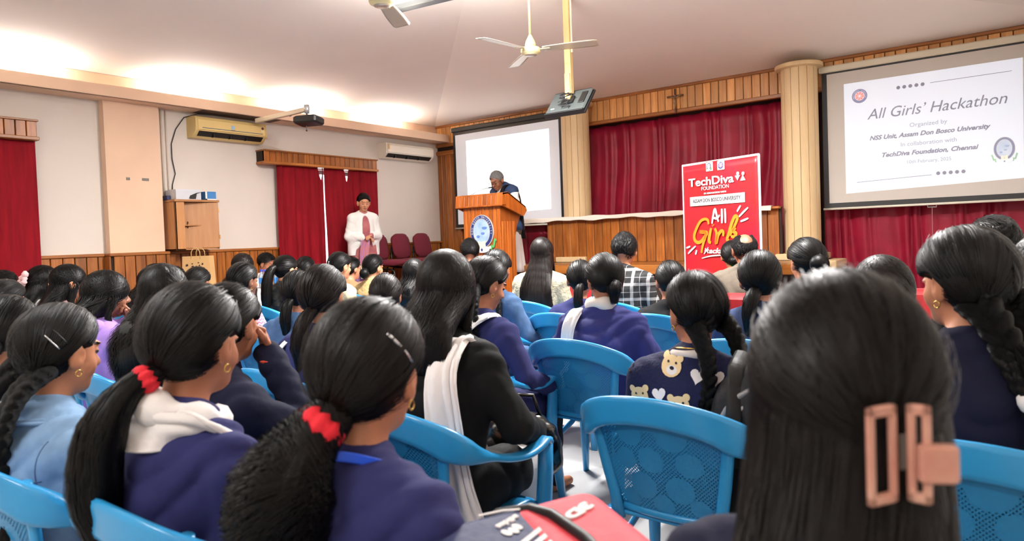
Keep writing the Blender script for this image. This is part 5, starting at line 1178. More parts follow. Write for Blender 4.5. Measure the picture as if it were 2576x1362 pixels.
    for s in (-1, 1):
        MB().tube([(s*.258, .222, .645), (s*.252, .222, .52), (s*.245, .215, .40), (s*.262, .245, .15), (s*.272, .262, .0)], [.030, .032, .034, .027, .020], 8, flat=(.7, 1.15)).build('leg', m_blue, t, True)
        MB().tube([(s*.19, -.205, .44), (s*.205, -.225, .36), (s*.225, -.275, .15), (s*.235, -.30, 0)], [.030, .032, .027, .02], 8, flat=(1.15, .7)).build('leg', m_blue, t, True)
        MB().tube([(s*.236, .18, .38), (s*.225, .06, .34), (s*.218, -.10, .30), (s*.215, -.22, .26)], .012, 8, flat=(.6, 1.6)).build('stretcher', m_blue, t, True)
    return t
CH0 = build_chair(); CH_USED = []
def chair(label, x, y, rz=0, z=0):
    o = copy_tree(CH0) if CH_USED else CH0
    CH_USED.append(1); o.location = (x, y, z); o.rotation_euler = (0, 0, rz); o['label'] = label
    return o
# ================================================================== the audience
m_rtie = mat('red_hair_tie', (214, 26, 44), .8, bump=.3, bscale=60); m_wtie = mat('white_hair_tie', (226, 222, 218), .85); m_ptie = mat('pink_scrunchie', (216, 176, 176), .8, bump=.4, bscale=50)
m_pin = mat('silver_pin', (200, 200, 204), .25, metal=.9); m_scarf = cloth('white_scarf', (232, 228, 226), var=.04, bump=.5, bscale=24)
PEOPLE = {}
def sit(pid, label, who, X, Y, zt, yaw, pitch=0, skin=0, hair=None, hcol='black', top=C_NAVY, lod=1, rz=None, legs=C_JEAN, ch=True, chair_rz=0, roll=0, cdx=0, cdy=.05, **kw):
    jk = {k: kw.pop(k) for k in ('lean', 'w', 'armL', 'armR', 'side', 'neck') if k in kw}
    rz = yaw*.3 if rz is None else rz
    J = seated(zt, head=(yaw-rz, pitch, roll), **jk)
    root, an = person('person', label, (X, Y), R(rz), J, skin, hair, hcol, top, lod=lod, seed=pid, legs=legs, **kw)
    PEOPLE[pid] = (root, J, an)
    if ch: chair('blue plastic armchair of '+who, root.location.x+cdx, root.location.y+cdy, R(chair_rz))
    return root, J, an
HP = lambda **k: dict(style='pony', **k)
# ---- nearest row
r1, J1, a1 = sit(1, 'person with long dark brown hair held by a pink claw clip, seen from behind', 'the person with the claw clip', -.168, .865, 1.292, 14, -2, 0, dict(style='half', g=(.03, -.115, -.02), L=.62, spread=1.12, wave=.005, t=.026, messy=1.6, off=.02), 'warm', C_DNAVY, 3, 6, w=.95)
r2, J2, a2 = sit(2, 'person in navy kurta with curly ponytail, red hair tie and blue lanyard', 'the person with the curly ponytail', -.978, .85, 1.243, 15, -6, 0, HP(g=(-.012, -.112, -.072), t=.026, tail=[(0, .03, .012), (-.012, -.035, -.03), (-.03, -.075, -.10), (-.045, -.075, -.2), (-.045, -.05, -.32)], trad=[.018, .036, .07, .075, .04], wave=.016, wf=46, messy=1.5), 'warm', C_NAVY, 3, 4, topk=dict(e=.014, wr=.007))
r3, J3, a3 = sit(3, 'person in navy kurta with straight ponytail, red hair tie and white scarf', 'the person with the white neck scarf', -1.512, .80, 1.272, 17, -4, 1, HP(g=(-.004, -.114, -.060), t=.024, tail=[(0, .03, .012), (-.01, -.045, -.02), (-.03, -.095, -.10), (-.05, -.105, -.22), (-.05, -.085, -.33), (-.045, -.06, -.42)], trad=[.017, .026, .045, .05, .036, .010], wave=.003), 'black', C_NAVY, 3, 4, topk=dict(wr=.008), cdy=.16)
r4, J4, a4 = sit(4, 'person in pale denim jacket with two thick braids and hairpins', 'the person in pale denim', -2.16, .75, 1.212, 12, -9, 0, dict(style='braids', t=.022, r0=.030, r1=.020, bl=[(-.03, -.03, -.04), (-.05, -.06, -.12), (-.055, -.075, -.24), (-.05, -.07, -.36)], br=[(-.005, -.05, -.04), (-.01, -.085, -.12), (-.012, -.095, -.24), (-.01, -.085, -.38)]), 'black', C_DENL, 3, 6, topk=dict(e=.02, name='jacket', collar=True, bulk=1.08, wr=.009), armR='fwd', cdy=.15)
r5, J5, a5 = sit(5, 'person in white top with a braid, cut by the left picture edge', 'the person at the left picture edge', -2.84, .83, 1.215, 12, -6, 0, dict(style='braids', r0=.026, r1=.016), 'black', C_WHITE, 3, 5)
# ---- second row
r6, J6, a6 = sit(6, 'person in black sweater with loose shoulder-length hair and hanging white scarf', 'the person in the black sweater', -1.59, 1.74, 1.312, 30, -4, 1, dict(style='loose', L=.37, spread=1.22, wave=.008, wf=9, t=.024, part=.1), 'warm', C_BLACK, 3, 5, legs=C_TROU, topk=dict(e=.02, name='sweater', bulk=1.15), w=1.08, armL='lap', armR='out', lean=.05)
r7, J7, a7 = sit(7, 'person in navy kurta with smooth brown low ponytail', 'the person with the brown ponytail', -2.45, 1.88, 1.262, 20, -5, 0, HP(g=(-.005, -.112, -.075), tail=[(0, .03, .01), (0, -.03, -.04), (-.005, -.05, -.14), (0, -.03, -.27)], trad=[.024, .03, .036, .016], t=.022), 'brown', C_NAVY, 2, 5)
r8, J8, a8 = sit(8, 'person in dark navy sweater with a raised fist and red wrist thread', 'the person with the red wrist thread', -2.07, 1.21, 1.237, 18, -8, 1, HP(t=.02), 'black', C_DNAVY, 3, -4, armR='face', topk=dict(name='sweater', e=.016), finehand='R', curl=1.35)
r9, J9, a9 = sit(9, 'person in black jacket with charcoal hood and wavy loose hair', 'the person with the charcoal hood', -3.09, 1.50, 1.287, 38, -4, 1, dict(style='loose', L=.5, spread=1.0, wave=.010, wf=22, dx=-.05, t=.022), 'black', C_BLACK, 2, 8, topk=dict(name='jacket', e=.022))
r10, J10, a10 = sit(10, 'person in lavender hoodie resting the chin on a fist', 'the person in the lavender hoodie', -4.0, 1.63, 1.25, -6, -4, 2, dict(style='loose', L=.34, spread=1.0, wave=.006, t=.022), 'black', C_LAV, 2, 6, armR='chin', topk=dict(name='hoodie', e=.022), finehand='R', finehead=True, curl=1.35)
r11, J11, a11 = sit(11, 'person in floral blouse with long hair, face in profile', 'the person in the floral blouse', -5.45, 1.98, 1.278, -10, 4, 0, dict(style='loose', L=.46, spread=1.0, wave=.008, wf=16, t=.018, line=.006), 'black', C_FLOR, 2, 4, topk=dict(name='blouse'), finehead=True)
r12, J12, a12 = sit(12, 'person in white top with pink scrunchie by the red curtain', 'the person with the pink scrunchie', -6.05, 2.02, 1.27, 8, 0, 0, dict(style='half', g=(0, -.115, .01), L=.46, spread=.95, t=.018), 'black', C_WHITE, 2, 4, topk=dict(name='blouse'))
sit(13, 'dark-haired person before the red curtain, top of the head only', 'the dark-haired person by the red curtain', -6.73, 1.96, 1.235, 12, -6, 2, dict(style='short'), 'black', C_BLACK, 1, 4, topk=dict(name='jacket'))
sit(14, 'person with tied dark hair at the left edge, below the curtain', 'the person with tied hair at the left edge', -4.86, 1.42, 1.21, 12, -6, 2, HP(), 'black', C_BROWN, 1, 4)
# ---- third rank
sit(15, 'person in black with hair over the cheek, behind the lavender hoodie', 'the person behind the lavender hoodie', -5.13, 2.42, 1.235, 12, -8, 1, dict(style='loose', L=.34), 'black', C_BLACK, 1, 4)
sit(16, 'dark-haired person seated below the peach pilaster, mostly hidden', 'the hidden person below the pilaster', -6.02, 2.86, 1.24, 16, -4, 1, HP(), 'black', C_BLACK, 1, 4)
sit(18, 'dark-haired person left of the paper bag, near the wall', 'the person left of the paper bag', -6.42, 3.22, 1.20, 12, -6, 1, HP(), 'black', C_BROWN, 1, 4)
r17, J17, a17 = sit(17, 'person with pinned-up black hair and white bead clip before the paper bag', 'the person with the white bead clip', -5.55, 2.98, 1.20, 22, -10, 2, dict(style='bun', rb=.04, t=.024), 'black', C_BLACK, 1, 4)
sit(19, 'person with long hair in dark brown, seated against the wainscot', 'the long-haired person by the wainscot', -6.33, 3.88, 1.29, 12, -4, 1, dict(style='loose', L=.42), 'brown', C_BROWN, 1, 4)
r20, J20, a20 = sit(20, 'person in maroon knit with pink zigzag sleeves and gold earring', 'the person with the zigzag sleeves', -4.62, 2.83, 1.235, 6, -5, 4, HP(t=.024), 'black', C_MAR, 2, 2, sleeves=C_CHEV, topk=dict(name='sweater', e=.016), armR='out', finehead=True)
r21, J21, a21 = sit(21, 'person in white shirt looking down behind the water bottles', 'the person behind the water bottles', -7.42, 4.86, 1.275, -62, -22, 1, dict(style='short'), 'black', C_WHITE, 2, -50, cat='person', topk=dict(name='shirt', collar=True), finehead=True, chair_rz=-50)
r22, J22, a22 = sit(22, 'person in black puffer jacket with very long ponytail and glasses', 'the person in the puffer jacket', -5.2, 3.60, 1.27, 2, -8, 3, HP(g=(0, -.118, .01), tail=[(0, .03, .01), (0, -.045, -.02), (-.01, -.08, -.12), (-.015, -.09, -.28), (-.015, -.08, -.46)], trad=[.02, .034, .045, .045, .014], t=.018), 'black', C_FUR, 2, 4, topk=dict(name='puffer_jacket', e=.032, wr=.008), finehead=True)
sit(23, 'dark-haired person in front of the red window curtain, face hidden', 'the person under the red window curtain', -6.24, 4.57, 1.23, 6, -6, 1, HP(), 'black', C_BLACK, 1, 4)
r24, J24, a24 = sit(24, 'person in mid-blue denim jacket beside the brown ponytail', 'the person in the mid-blue denim jacket', -3.40, 2.43, 1.205, 30, -8, 1, HP(), 'black', C_DEN, 2, 10, topk=dict(name='denim_jacket', e=.024), w=1.05)
r25, J25, a25 = sit(25, 'person with black pinned hair, silver clip and cream top', 'the person with the silver clip', -4.98, 4.02, 1.28, -2, -6, 3, dict(style='bun', rb=.042), 'black', C_CREAM, 2, 2, finehead=True)
sit(26, 'person in peach top, face just right of the silver clip', 'the person in the peach top', -5.93, 4.95, 1.205, -8, -6, 3, HP(), 'black', C_PEACH, 1, 2)
r27, J27, a27 = sit(27, 'person in tan knit sweater with low black bun', 'the person in the tan sweater', -5.27, 4.68, 1.235, 0, -4, 3, dict(style='bun', g=(0, -.11, -.065), rb=.056), 'black', C_TAN, 2, 2, topk=dict(name='sweater', e=.018), finehead=True)
r28, J28, a28 = sit(28, 'person with hairpins across smooth dark hair, seen from behind', 'the person with hairpins across her hair', -3.11, 2.85, 1.155, 36, -14, 1, HP(t=.024), 'brown', C_BLACK, 2, 8)
sit(29, 'person with loose black hair, partly hidden by the black sweater', 'the person half hidden by the black sweater', -3.86, 3.85, 1.21, 30, -4, 1, dict(style='loose', L=.36), 'black', C_BLACK, 1, 6)
sit(31, 'short-haired person sitting in front of the lectern', 'the short-haired person before the lectern', -4.5, 5.30, 1.36, 36, -4, 1, dict(style='short', t=.024), 'black', C_DNAVY, 2, 10, topk=dict(name='shirt'))
r32, J32, a32 = sit(32, 'person in navy kurta with braids looking down, white scarf on the back', 'the person looking down', -2.11, 2.60, 1.262, -20, -22, 1, dict(style='braids', r0=.024, t=.022, bl=[(-.0, -.03, -.05), (-.01, -.05, -.12), (-.01, -.06, -.2), (-.01, -.06, -.28)]), 'black', C_NAVY, 3, -6, armR='out', lean=.05, w=1.05, finehead=True)
r33, J33, a33 = sit(33, 'person in blue denim jacket with one long braid over the shoulder', 'the person with the single braid', -2.84, 3.62, 1.274, 10, -6, 1, dict(style='braid', t=.022, g=(.02, -.105, -.055), path=[(.04, -.02, -.06), (.085, -.04, -.16), (.10, -.06, -.28), (.12, -.05, -.42), (.14, -.03, -.50)], r0=.023, r1=.013), 'black', C_DEN, 2, -4, topk=dict(name='denim_jacket', e=.022, collar=True), armR='out')
r34, J34, a34 = sit(34, 'person in beige jacket with very long straight hair over the chair back', 'the person with very long straight hair', -3.1, 4.55, 1.345, 32, 0, 1, dict(style='loose', L=.66, spread=1.6, wave=.002, t=.020, off=.02), 'brown', C_BEIGE, 2, 10, topk=dict(name='jacket', e=.024), w=1.08)
r35, J35, a35 = sit(35, 'short-haired person in black and white plaid shirt', 'the person in the plaid shirt', -2.42, 4.69, 1.362, 8, -2, 0, dict(style='short', t=.024), 'black', C_PLAID, 2, 4, topk=dict(name='shirt', e=.02, collar=True), w=1.12, finehead=True)
r36, J36, a36 = sit(36, 'person in blue kurta with white collar, head bowed, scarf down the back', 'the person in the blue kurta with bowed head', -1.74, 3.13, 1.245, 48, -22, 2, HP(t=.024, g=(0, -.112, -.07), tail=[(0, .03, .01), (0, .005, -.015), (0, .01, -.03), (0, .01, -.045)], trad=[.03, .034, .03, .02]), 'black', cloth('royal_cotton', (42, 44, 98)), 3, 6, armL='out', armR='out', w=1.12, lean=.10, topk=dict(e=.02, bulk=1.12, wr=.008))
sit(37, 'person in navy kurta, only a shoulder showing left of the bowed head', 'the person hidden behind the bowed head', -2.38, 3.95, 1.185, 30, -10, 1, HP(), 'black', C_NAVY, 1, 6)
sit(38, 'dark-haired person whose crown shows above the bear-print sweater', 'the person above the bear-print sweater', -1.80, 4.10, 1.17, 40, -4, 1, HP(), 'black', C_BLACK, 1, 8)
r39, J39, a39 = sit(39, 'person in navy sweater printed with bears and hearts, two long braids', 'the person in the bear-print sweater', -.90, 2.25, 1.212, 54, -5, 1, dict(style='braids', t=.024, r0=.026, r1=.016, bl=[(.03, -.03, -.03), (.055, -.06, -.11), (.05, -.075, -.22), (.0, -.075, -.34)], br=[(.03, -.01, -.03), (.05, -.03, -.10), (.06, -.05, -.18), (.06, -.06, -.28)]), 'black', cloth('navy_fleece', (24, 28, 62), bscale=80), 3, 10, topk=dict(name='sweater', e=.02, bulk=1.06, wr=.003), w=1.02, cdy=-.03)
r40, J40, a40 = sit(40, 'balding person in grey-brown jacket in front of the red banner', 'x', -1.65, 5.13, 1.332, 36, -4, 2, dict(style='short', bald=True, t=.018), 'black', C_GREY, 2, 6, ch=False, topk=dict(name='jacket', e=.024, collar=True), w=1.12)
sit(41, 'person in green, mostly hidden by the balding person', 'x', -1.97, 5.80, 1.262, 25, -4, 1, dict(style='bun'), 'black', C_GREEN, 1, 55, ch=False, topk=dict(name='sari', e=.024), w=1.1)
r42, J42, a42 = sit(42, 'person in dark denim jacket with low side ponytail', 'the person in the dark denim jacket', -1.01, 3.36, 1.243, 24, -4, 1, HP(g=(-.03, -.108, -.06), t=.026, tail=[(0, .03, .01), (-.02, -.03, -.04), (-.03, -.05, -.12), (-.03, -.04, -.2)], trad=[.025, .035, .03, .012]), 'black', C_DEND, 2, 8, topk=dict(name='denim_jacket', e=.022))
r43, J43, a43 = sit(43, 'person with a round bun and visible ear, before the right column', 'the person with the round bun', -.99, 4.19, 1.285, 44, -4, 0, dict(style='bun', g=(0, -.12, -.02), rb=.056, t=.026), 'black', C_BLACK, 2, 8)
r44, J44, a44 = sit(44, 'person with smooth side-parted dark brown hair, above the claw clip person', 'the person with smooth side-parted hair', -.385, 2.68, 1.237, 20, -4, 1, dict(style='loose', L=.36, t=.024, wave=.002, part=-.25), 'brown', C_BLACK, 2, 6, w=.92)
r45, J45, a45 = sit(45, 'person in navy top with thick braids, one ending in a white band', 'the person with the white-banded braid', -.115, 2.12, 1.33, 52, -3, 0, dict(style='braids', t=.030, r0=.034, r1=.024, bl=[(.03, -.02, -.03), (.06, -.04, -.10), (.085, -.06, -.16), (.10, -.07, -.21)], br=[(.02, -.015, -.04), (.04, -.03, -.10), (.05, -.04, -.18), (.05, -.04, -.26)]), 'black', C_DNAVY, 3, 10, lean=.0)
sit(46, 'dark-haired person behind the white-banded braid, crown only', 'the person behind the white-banded braid', -.09, 3.68, 1.368, 26, 0, 1, dict(style='short', t=.028), 'black', C_BLACK, 1, 6)
r47, J47, a47 = sit(47, 'person in quilted denim jacket at the right picture edge', 'the person at the right picture edge', .07, 2.62, 1.30, 14, -4, 1, dict(style='loose', L=.36, t=.026), 'black', C_DEN, 2, 6, topk=dict(name='quilted_jacket', e=.028), w=.95)
# ================================================================== accessories worn by them
torus_tie(r2, a2['tie'], a2['tdir'], .030, .015, m_rtie, squash=1.3); torus_tie(r3, a3['tie'], a3['tdir'], .019, .013, m_rtie, squash=1.3)
for (r, J, s) in ((r3, J3, 1), (r4, J4, 1), (r20, J20, 1), (r27, J27, 1), (r32, J32, 1), (r39, J39, -1), (r45, J45, -1), (r2, J2, 1)): earring(r, J, s, .009)
def hs_pt(J, d, t=.03): return head_pts(J, unit(np.array([d], float)), t)[0]
def pin(root, J, d0, d1, r, m, name='hairpin'): MB().tube([tuple(hs_pt(J, np.array(d0)*(1-k/6)+np.array(d1)*k/6)) for k in range(7)], r, 6).build(name, m, root, True)
pin(r2, J2, (.72, -.45, .42), (.92, -.10, .02), .0035, m_pin); pin(r4, J4, (.85, -.55, .35), (.98, -.25, .02), .002, mat('black_pin', (30, 30, 32), .2)); pin(r4, J4, (.80, -.70, .22), (.95, -.40, -.1), .002, m_pin)
for k in range(4): pin(r28, J28, (-.3+.15*k, -.35, .85), (-.18+.15*k, -.42, .83), .0022, m_pin)
pin(r25, J25, (.1, -.9, .12), (.1, -.95, -.15), .004, m_pin); pin(r32, J32, (.3, .2, .95), (.32, .05, 1.0), .003, m_pin)
for k in range(2): p = hs_pt(J17, (-.55, -.8, -.12-.2*k), .03); MB().lathe([(.002, -.013), (.013, 0), (.002, .013)], 12, tuple(p)).build('bead_clip', m_wtie, r17, True)
torus_tie(r12, hs_pt(J12, (0, -1, 0), .045), (0, -1, .2), .03, .018, m_ptie, lumps=7)
MB().lathe([(.002, -.03), (.02, -.012), (.024, .008), (.008, .03)], 12, tuple(hs_pt(J12, (.25, -1, .35), .05))).build('scrunchie_bow', m_ptie, r12, True)
# claw clip
Mc = Matrix.Translation(Vector(hs_pt(J1, (.38, -.98, -.40), .052))) @ Matrix.Rotation(R(22), 4, 'Z') @ Matrix.Scale(.86, 4)
m_claw = mat('claw_pink', (196, 152, 132), .35, var=.15, scale=20, c2=(176, 116, 100))
for s, a in ((-1, 30), (1, -30)):
    Q_ = Mc @ Matrix.Rotation(R(a), 4, 'Z'); x0, x1 = (-.050, -.008) if s < 0 else (.006, .030); f = MB()
    for lo, hi in (((x0, -.004, -.055), (x0+.009, .004, .055)), ((x1-.009, -.004, -.055), (x1, .004, .055)), ((x0, -.004, -.055), (x1, .004, -.043)), ((x0, -.004, .043), (x1, .004, .055))): f.box(lo, hi, Q_, ch=.002)
    f.build('claw_jaw', m_claw, r1)
MB().box((.012, -.022, -.030), (.052, -.006, .012), Mc, ch=.003).build('claw_grip', m_claw, r1); MB().tube([tuple(Mc @ Vector((0, .002, -.02))), tuple(Mc @ Vector((0, .002, .02)))], .005, 8).build('claw_spring', mat('claw_metal', (90, 84, 78), .3, metal=.8), r1)
# lanyard
nz = J2['nb'][2]; strip(r2, 'lanyard', [(-.055, .03, nz+.02), (-.058, -.025, nz+.045), (0, -.078, nz+.05), (.058, -.035, nz+.035), (.082, .03, nz-.005), (.07, .09, nz-.08)], [(0, 0, 1), (0, 0, 1), (0, .2, 1), (.2, 0, 1), (.6, .3, .6), (.9, 0, .2)], .018, mat('lanyard_blue', (38, 92, 232), .45), 1, .0, .002)
# scarves
zs, nz = J3['zs'], J3['nb'][2]
torus_tie(r3, J3['nb']+V3(.01, -.015, .015), (.12, .45, 1), .078, .030, m_scarf, 'scarf', 5, 36, 1.15)
strip(r3, 'scarf_end', [(-.02, -.10, nz+.0), (.07, -.075, nz+.0), (.13, -.01, zs+.02), (.135, .08, zs-.06), (.12, .14, zs-.2)], [(0, .3, 1), (.3, .3, 1), (.6, -.6, .4), (1, 0, .3), (1, 0, 0)], .09, m_scarf, 3, .010, .006)
zs = J6['zs']
strip(r6, 'scarf', [(.07, .13, zs-.2), (.09, .06, zs+.005), (.105, -.03, zs+.02), (.13, -.135, zs-.06), (.165, -.165, zs-.22), (.185, -.15, zs-.38), (.205, -.12, .46), (.215, -.10, .30)], [(1, 0, 0)]*2+[(1, .1, 0)]*2+[(1, .35, 0)]*4, .115, m_scarf, 4, .008, .005, taper=[.8, .8, .85, .95, 1, 1, 1.05, 1.1])
strip(r6, 'scarf', [(.13, .12, zs-.25), (.135, .08, zs-.05), (.12, .0, zs+.028), (.10, -.06, zs+.02)], [(1, 0, 0)]*4, .08, m_scarf, 3, .008, .005)
zs = J32['zs']
strip(r32, 'scarf', [(.08, .12, zs-.2), (.075, .06, zs+.01), (.06, -.05, zs+.03), (.02, -.14, zs-.05), (-.03, -.165, zs-.2), (-.05, -.17, zs-.36)], [(1, 0, 0)]*6, .10, m_scarf, 4, .008, .005)
zs = J36['zs']; nb = J36['nb']
strip(r36, 'scarf', [(-.10, .18, zs-.15), (-.105, .12, zs+.0), (-.115, .04, zs+.035), (-.125, -.055, zs-.05), (-.13, -.08, zs-.2), (-.135, -.09, zs-.36)], [(1, 0, 0)]*6, .07, m_scarf, 2, .006, .006)
torus_tie(r36, nb+V3(0, -.015, .035), (0, .35, 1), .058, .026, cloth('cream_collar', (222, 212, 200)), 'collar', 3, 30, 1.3)
zs = J7['zs']; strip(r7, 'shoulder_strap', [(-.10, .12, zs-.15), (-.115, .05, zs+.01), (-.125, -.05, zs-.01), (-.13, -.125, zs-.1), (-.12, -.14, zs-.3)], [(1, 0, 0)]*5, .03, m_scarf, 1, 0, .005)
# denim frill collar of the pale jacket
nb = J4['nb']; strip(r4, 'frilled_collar', [(-.09, .02, nb[2]+.0), (-.06, -.07, nb[2]+.012), (.03, -.085, nb[2]+.014), (.10, -.02, nb[2]+.005), (.13, .07, nb[2]-.02), (.16, .13, nb[2]-.02)], [(-.6, -.3, -.3), (-.3, -.8, -.4), (.2, -.9, -.4), (.8, -.3, -.4), (.8, .2, -.3), (.6, .5, -.1)], .06, C_DENL, 3, .006, .004)
# hood of the lavender and charcoal tops
for r, J, m in ((r10, J10, C_LAV), (r9, J9, C_CHAR)): torus_tie(r, J['nb']+V3(0, -.05, -.012), (0, .55, 1), .075, .04, m, 'hood', 4, 30, 1.0)
torus_tie(r39, J39['nb']+V3(0, -.018, .012), (0, .3, 1), .066, .012, cloth('white_rib', (216, 206, 196)), 'collar', 3, 30, 1.3)
pts = [tuple(J39['nb']+V3(.058*math.cos(a), -.02+.055*math.sin(a), .04-.01*math.sin(a))) for a in [k*math.pi/12 for k in range(25)]]; MB().tube(pts, .0025, 6, False).build('necklace', mat('gold', (220, 180, 100), .25, metal=1), r39, True)
# white band on the thick braid
C = a45['bl']; torus_tie(r45, C[-1], C[-1]-C[-3], .020, .012, m_wtie, 'hair_tie', 3, 26, 1.8)
S_ = Sdf(); e = C[-1]; d = unit(C[-1]-C[-4]); S_.chain([e, e+d*.03+V3(.008, 0, -.015), e+V3(.035, -.01, -.085), e+V3(.055, -.01, -.13)], [.018, .034, .042, .012], .01); V, Q = S_.mesh(.006); me = smooth(raw_mesh('braid_tuft', V, Q)); me.attributes.new('hu', 'FLOAT', 'POINT').data.foreach_set('value', (np.arctan2(V[:, 0]-e[0]-.02, V[:, 1]-e[1])*2).astype(np.float32)); me.materials.append(hair_mat('black')); link('braid_tuft', me, r45)
# red wrist thread
w = J8['wrR']; torus_tie(r8, w-J8['hdR']*.02, J8['hdR'], .03, .003, mat('thread_red', (220, 80, 50), .7), 'wrist_thread', 5)
MB().lathe([(.003, -.02), (.02, -.006), (.026, .004), (.008, .014)], 10, tuple(w+V3(.03, -.02, -.02))).build('wrist_tassel', mat('thread_red', (220, 80, 50), .7), r8)
# glasses
def glasses(root, J, m):
    hc, Rm = J['hc'], J['R']; L_ = lambda *p: tuple(hc+Rm@V3(*p)); g = MB()
    for s in (-1, 1): g.tube([L_(s*.033+.022*math.cos(a), .112, .002+.017*math.sin(a)) for a in [k*math.pi/8 for k in range(17)]], .0025, 6, False); g.tube([L_(s*.055, .110, .006), L_(s*.076, .08, .008), L_(s*.085, -.005, .004)], .002, 6)
    g.tube([L_(-.012, .114, .004), L_(0, .118, .007), L_(.012, .114, .004)], .002, 6); g.build('glasses', m, root, True)
glasses(r22, J22, m_blackm)
# bear and heart prints on the sweater
from mathutils.bvhtree import BVHTree
sw = [c for c in r39.children if c.name.startswith('sweater')][0]; bv = BVHTree.FromPolygons([v.co for v in sw.data.vertices], [tuple(p.vertices) for p in sw.data.polygons])
def decal(name, m, x, z, pts, lift=.002, ang=0.):
    V = []; c, s = math.cos(ang), math.sin(ang); n = len(pts); rings = 3
    for k in range(1, rings+1):
        for a, b in pts:
            q = bv.ray_cast(Vector((x+(a*c-b*s)*k/rings, -1, z+(a*s+b*c)*k/rings)), Vector((0, 1, 0)))
            if q[0] is None: return
            V.append(tuple(q[0]+Vector(q[1])*lift*(1 if q[1].y < 0 else -1)))
    q = bv.ray_cast(Vector((x, -1, z)), Vector((0, 1, 0)))[0]; V.append((q.x, q.y-lift, q.z)); o = len(V)-1
    F = [(o, i, (i+1) % n) for i in range(n)]+[(k*n+i, (k+1)*n+i, (k+1)*n+(i+1) % n, k*n+(i+1) % n) for k in range(rings-1) for i in range(n)]
    MB().add(V, F).build(name, m, r39, True)
m_bc = mat('print_cream', (226, 198, 150), .9); m_bh = mat('print_white', (224, 220, 218), .9); m_bd = mat('print_dark', (22, 22, 34), .9)
disc = lambda rx, rz=None, ox=0, oz=0: [(ox+rx*math.cos(k*math.pi/8), oz+(rz or rx)*math.sin(k*math.pi/8)) for k in range(16)]
for x, z, a in ((-.115, .975, .5), (-.215, .875, .2), (-.055, .90, -.1), (-.165, .79, .15), (.075, .945, .2), (.14, .80, -.2), (-.02, .78, .1)):
    c, s = math.cos(a), math.sin(a); off = lambda p, q: (x+p*c-q*s, z+p*s+q*c)
    for sx in (-1, 1): decal('bear_print', m_bc, *off(sx*.026, .028), disc(.012))
    decal('bear_print', m_bc, x, z, disc(.036, .034), .0028, a); decal('bear_print', m_bh, *off(.004, -.012), disc(.019, .015), .0036, a); decal('bear_print', m_bd, *off(.004, -.006), disc(.008, .006), .0044, a)
    for sx in (-1, 1): decal('bear_print', m_bd, *off(sx*.014+.002, .012), disc(.004), .0044)
hrt = [(.0016*16*math.sin(t)**3*1.0, .0016*(13*math.cos(t)-5*math.cos(2*t)-2*math.cos(3*t)-math.cos(4*t))) for t in [k*2*math.pi/20 for k in range(20)]]
for x, z, a in ((-.145, .905, -.3), (.035, .875, -.2), (-.225, .79, .1), (-.09, .81, .2), (.09, .87, 0)): decal('heart_print', m_bh, x, z, hrt, .0028, a)
# stitched seams of the denim jackets
def seams(root, key, lines, m):
    g = [c for c in root.children if c.name.startswith(key)][0]; b_ = BVHTree.FromPolygons([v.co for v in g.data.vertices], [tuple(q.vertices) for q in g.data.polygons])
    for ln in lines:
        pts = []
        for x, z in catmull([(a, b, 0) for a, b in ln], 22)[:, :2]:
            q = b_.ray_cast(Vector((x, -1, z)), Vector((0, 1, 0)))[0]
            if q is not None: pts.append((q.x, q.y-.001, q.z))
        if len(pts) > 3: MB().tube(pts, .0022, 5, flat=(1, .7)).build('seam', m, root, True)
m_seam = mat('denim_seam', (86, 116, 154), .9); m_seam2 = mat('denim_seam_dark', (36, 52, 80), .9)
for r, J, k, m in ((r4, J4, 'jacket', m_seam), (r24, J24, 'denim_jacket', m_seam2), (r33, J33, 'denim_jacket', m_seam2), (r42, J42, 'denim_jacket', mat('denim_seam_navy', (20, 28, 50), .9))):
    z = J['zs']; seams(r, k, [[(-.16, z-.115), (0, z-.125), (.16, z-.115)], [(.155, z-.02), (.15, z-.12), (.14, z-.22), (.145, z-.3)], [(-.155, z-.02), (-.15, z-.12), (-.14, z-.22), (-.145, z-.3)], [(-.08, z-.12), (-.07, z-.25), (-.06, z-.38)], [(.08, z-.12), (.07, z-.25), (.06, z-.38)]], m)
# ================================================================== the two people standing at the front
zs_w = 1.51-.32
Jw = standing(1.51, .01, .95, (-.03, .175, zs_w-.30), (.045, .165, zs_w-.32), (-.225, -.01, zs_w-.30), (.225, -.01, zs_w-.30), head=(-8, -18, 0))
rw, aw = person('person', 'standing person in white cardigan and pink saree, hands clasped, before the red curtain', (-7.42, 6.45, .55), R(-108), Jw, 3, HP(g=(-.02, -.105, -.06), t=.018, tail=[(0, .03, .01), (-.03, -.02, -.03), (-.05, -.03, -.08), (-.05, -.02, -.13)], trad=[.018, .028, .026, .01]), 'black', C_PINK, dict(name='blouse', e=.008), None, 2, 60, curl=.7, finehand='LR', finehead=True)
S = Sdf(); body_prims(S, Jw, .022, 'torso'); body_prims(S, Jw, .020, 'arms'); S.cone((-.13, -.02, .80), (-.135, -.02, .62), .10, .095, .05); S.cone((.13, -.02, .80), (.135, -.02, .62), .10, .095, .05); S.cone((0, -.06, .85), (0, -.05, .62), .10, .09, .05)
S.ell((0, .20, zs_w-.18), (.075, .16, .30), None, 0, True); S.ell((0, .22, .68), (.10, .17, .26), None, 0, True); S.ell(Jw['nb']+V3(0, .02, .06), (.062, .075, .07), None, 0, True); S.plane((0, 0, -1), -.625)
V, Q = S.mesh(.0095, wr=.003); me = smooth(raw_mesh('cardigan', V, Q)); me.materials.append(C_CARD); link('cardigan', me, rw)
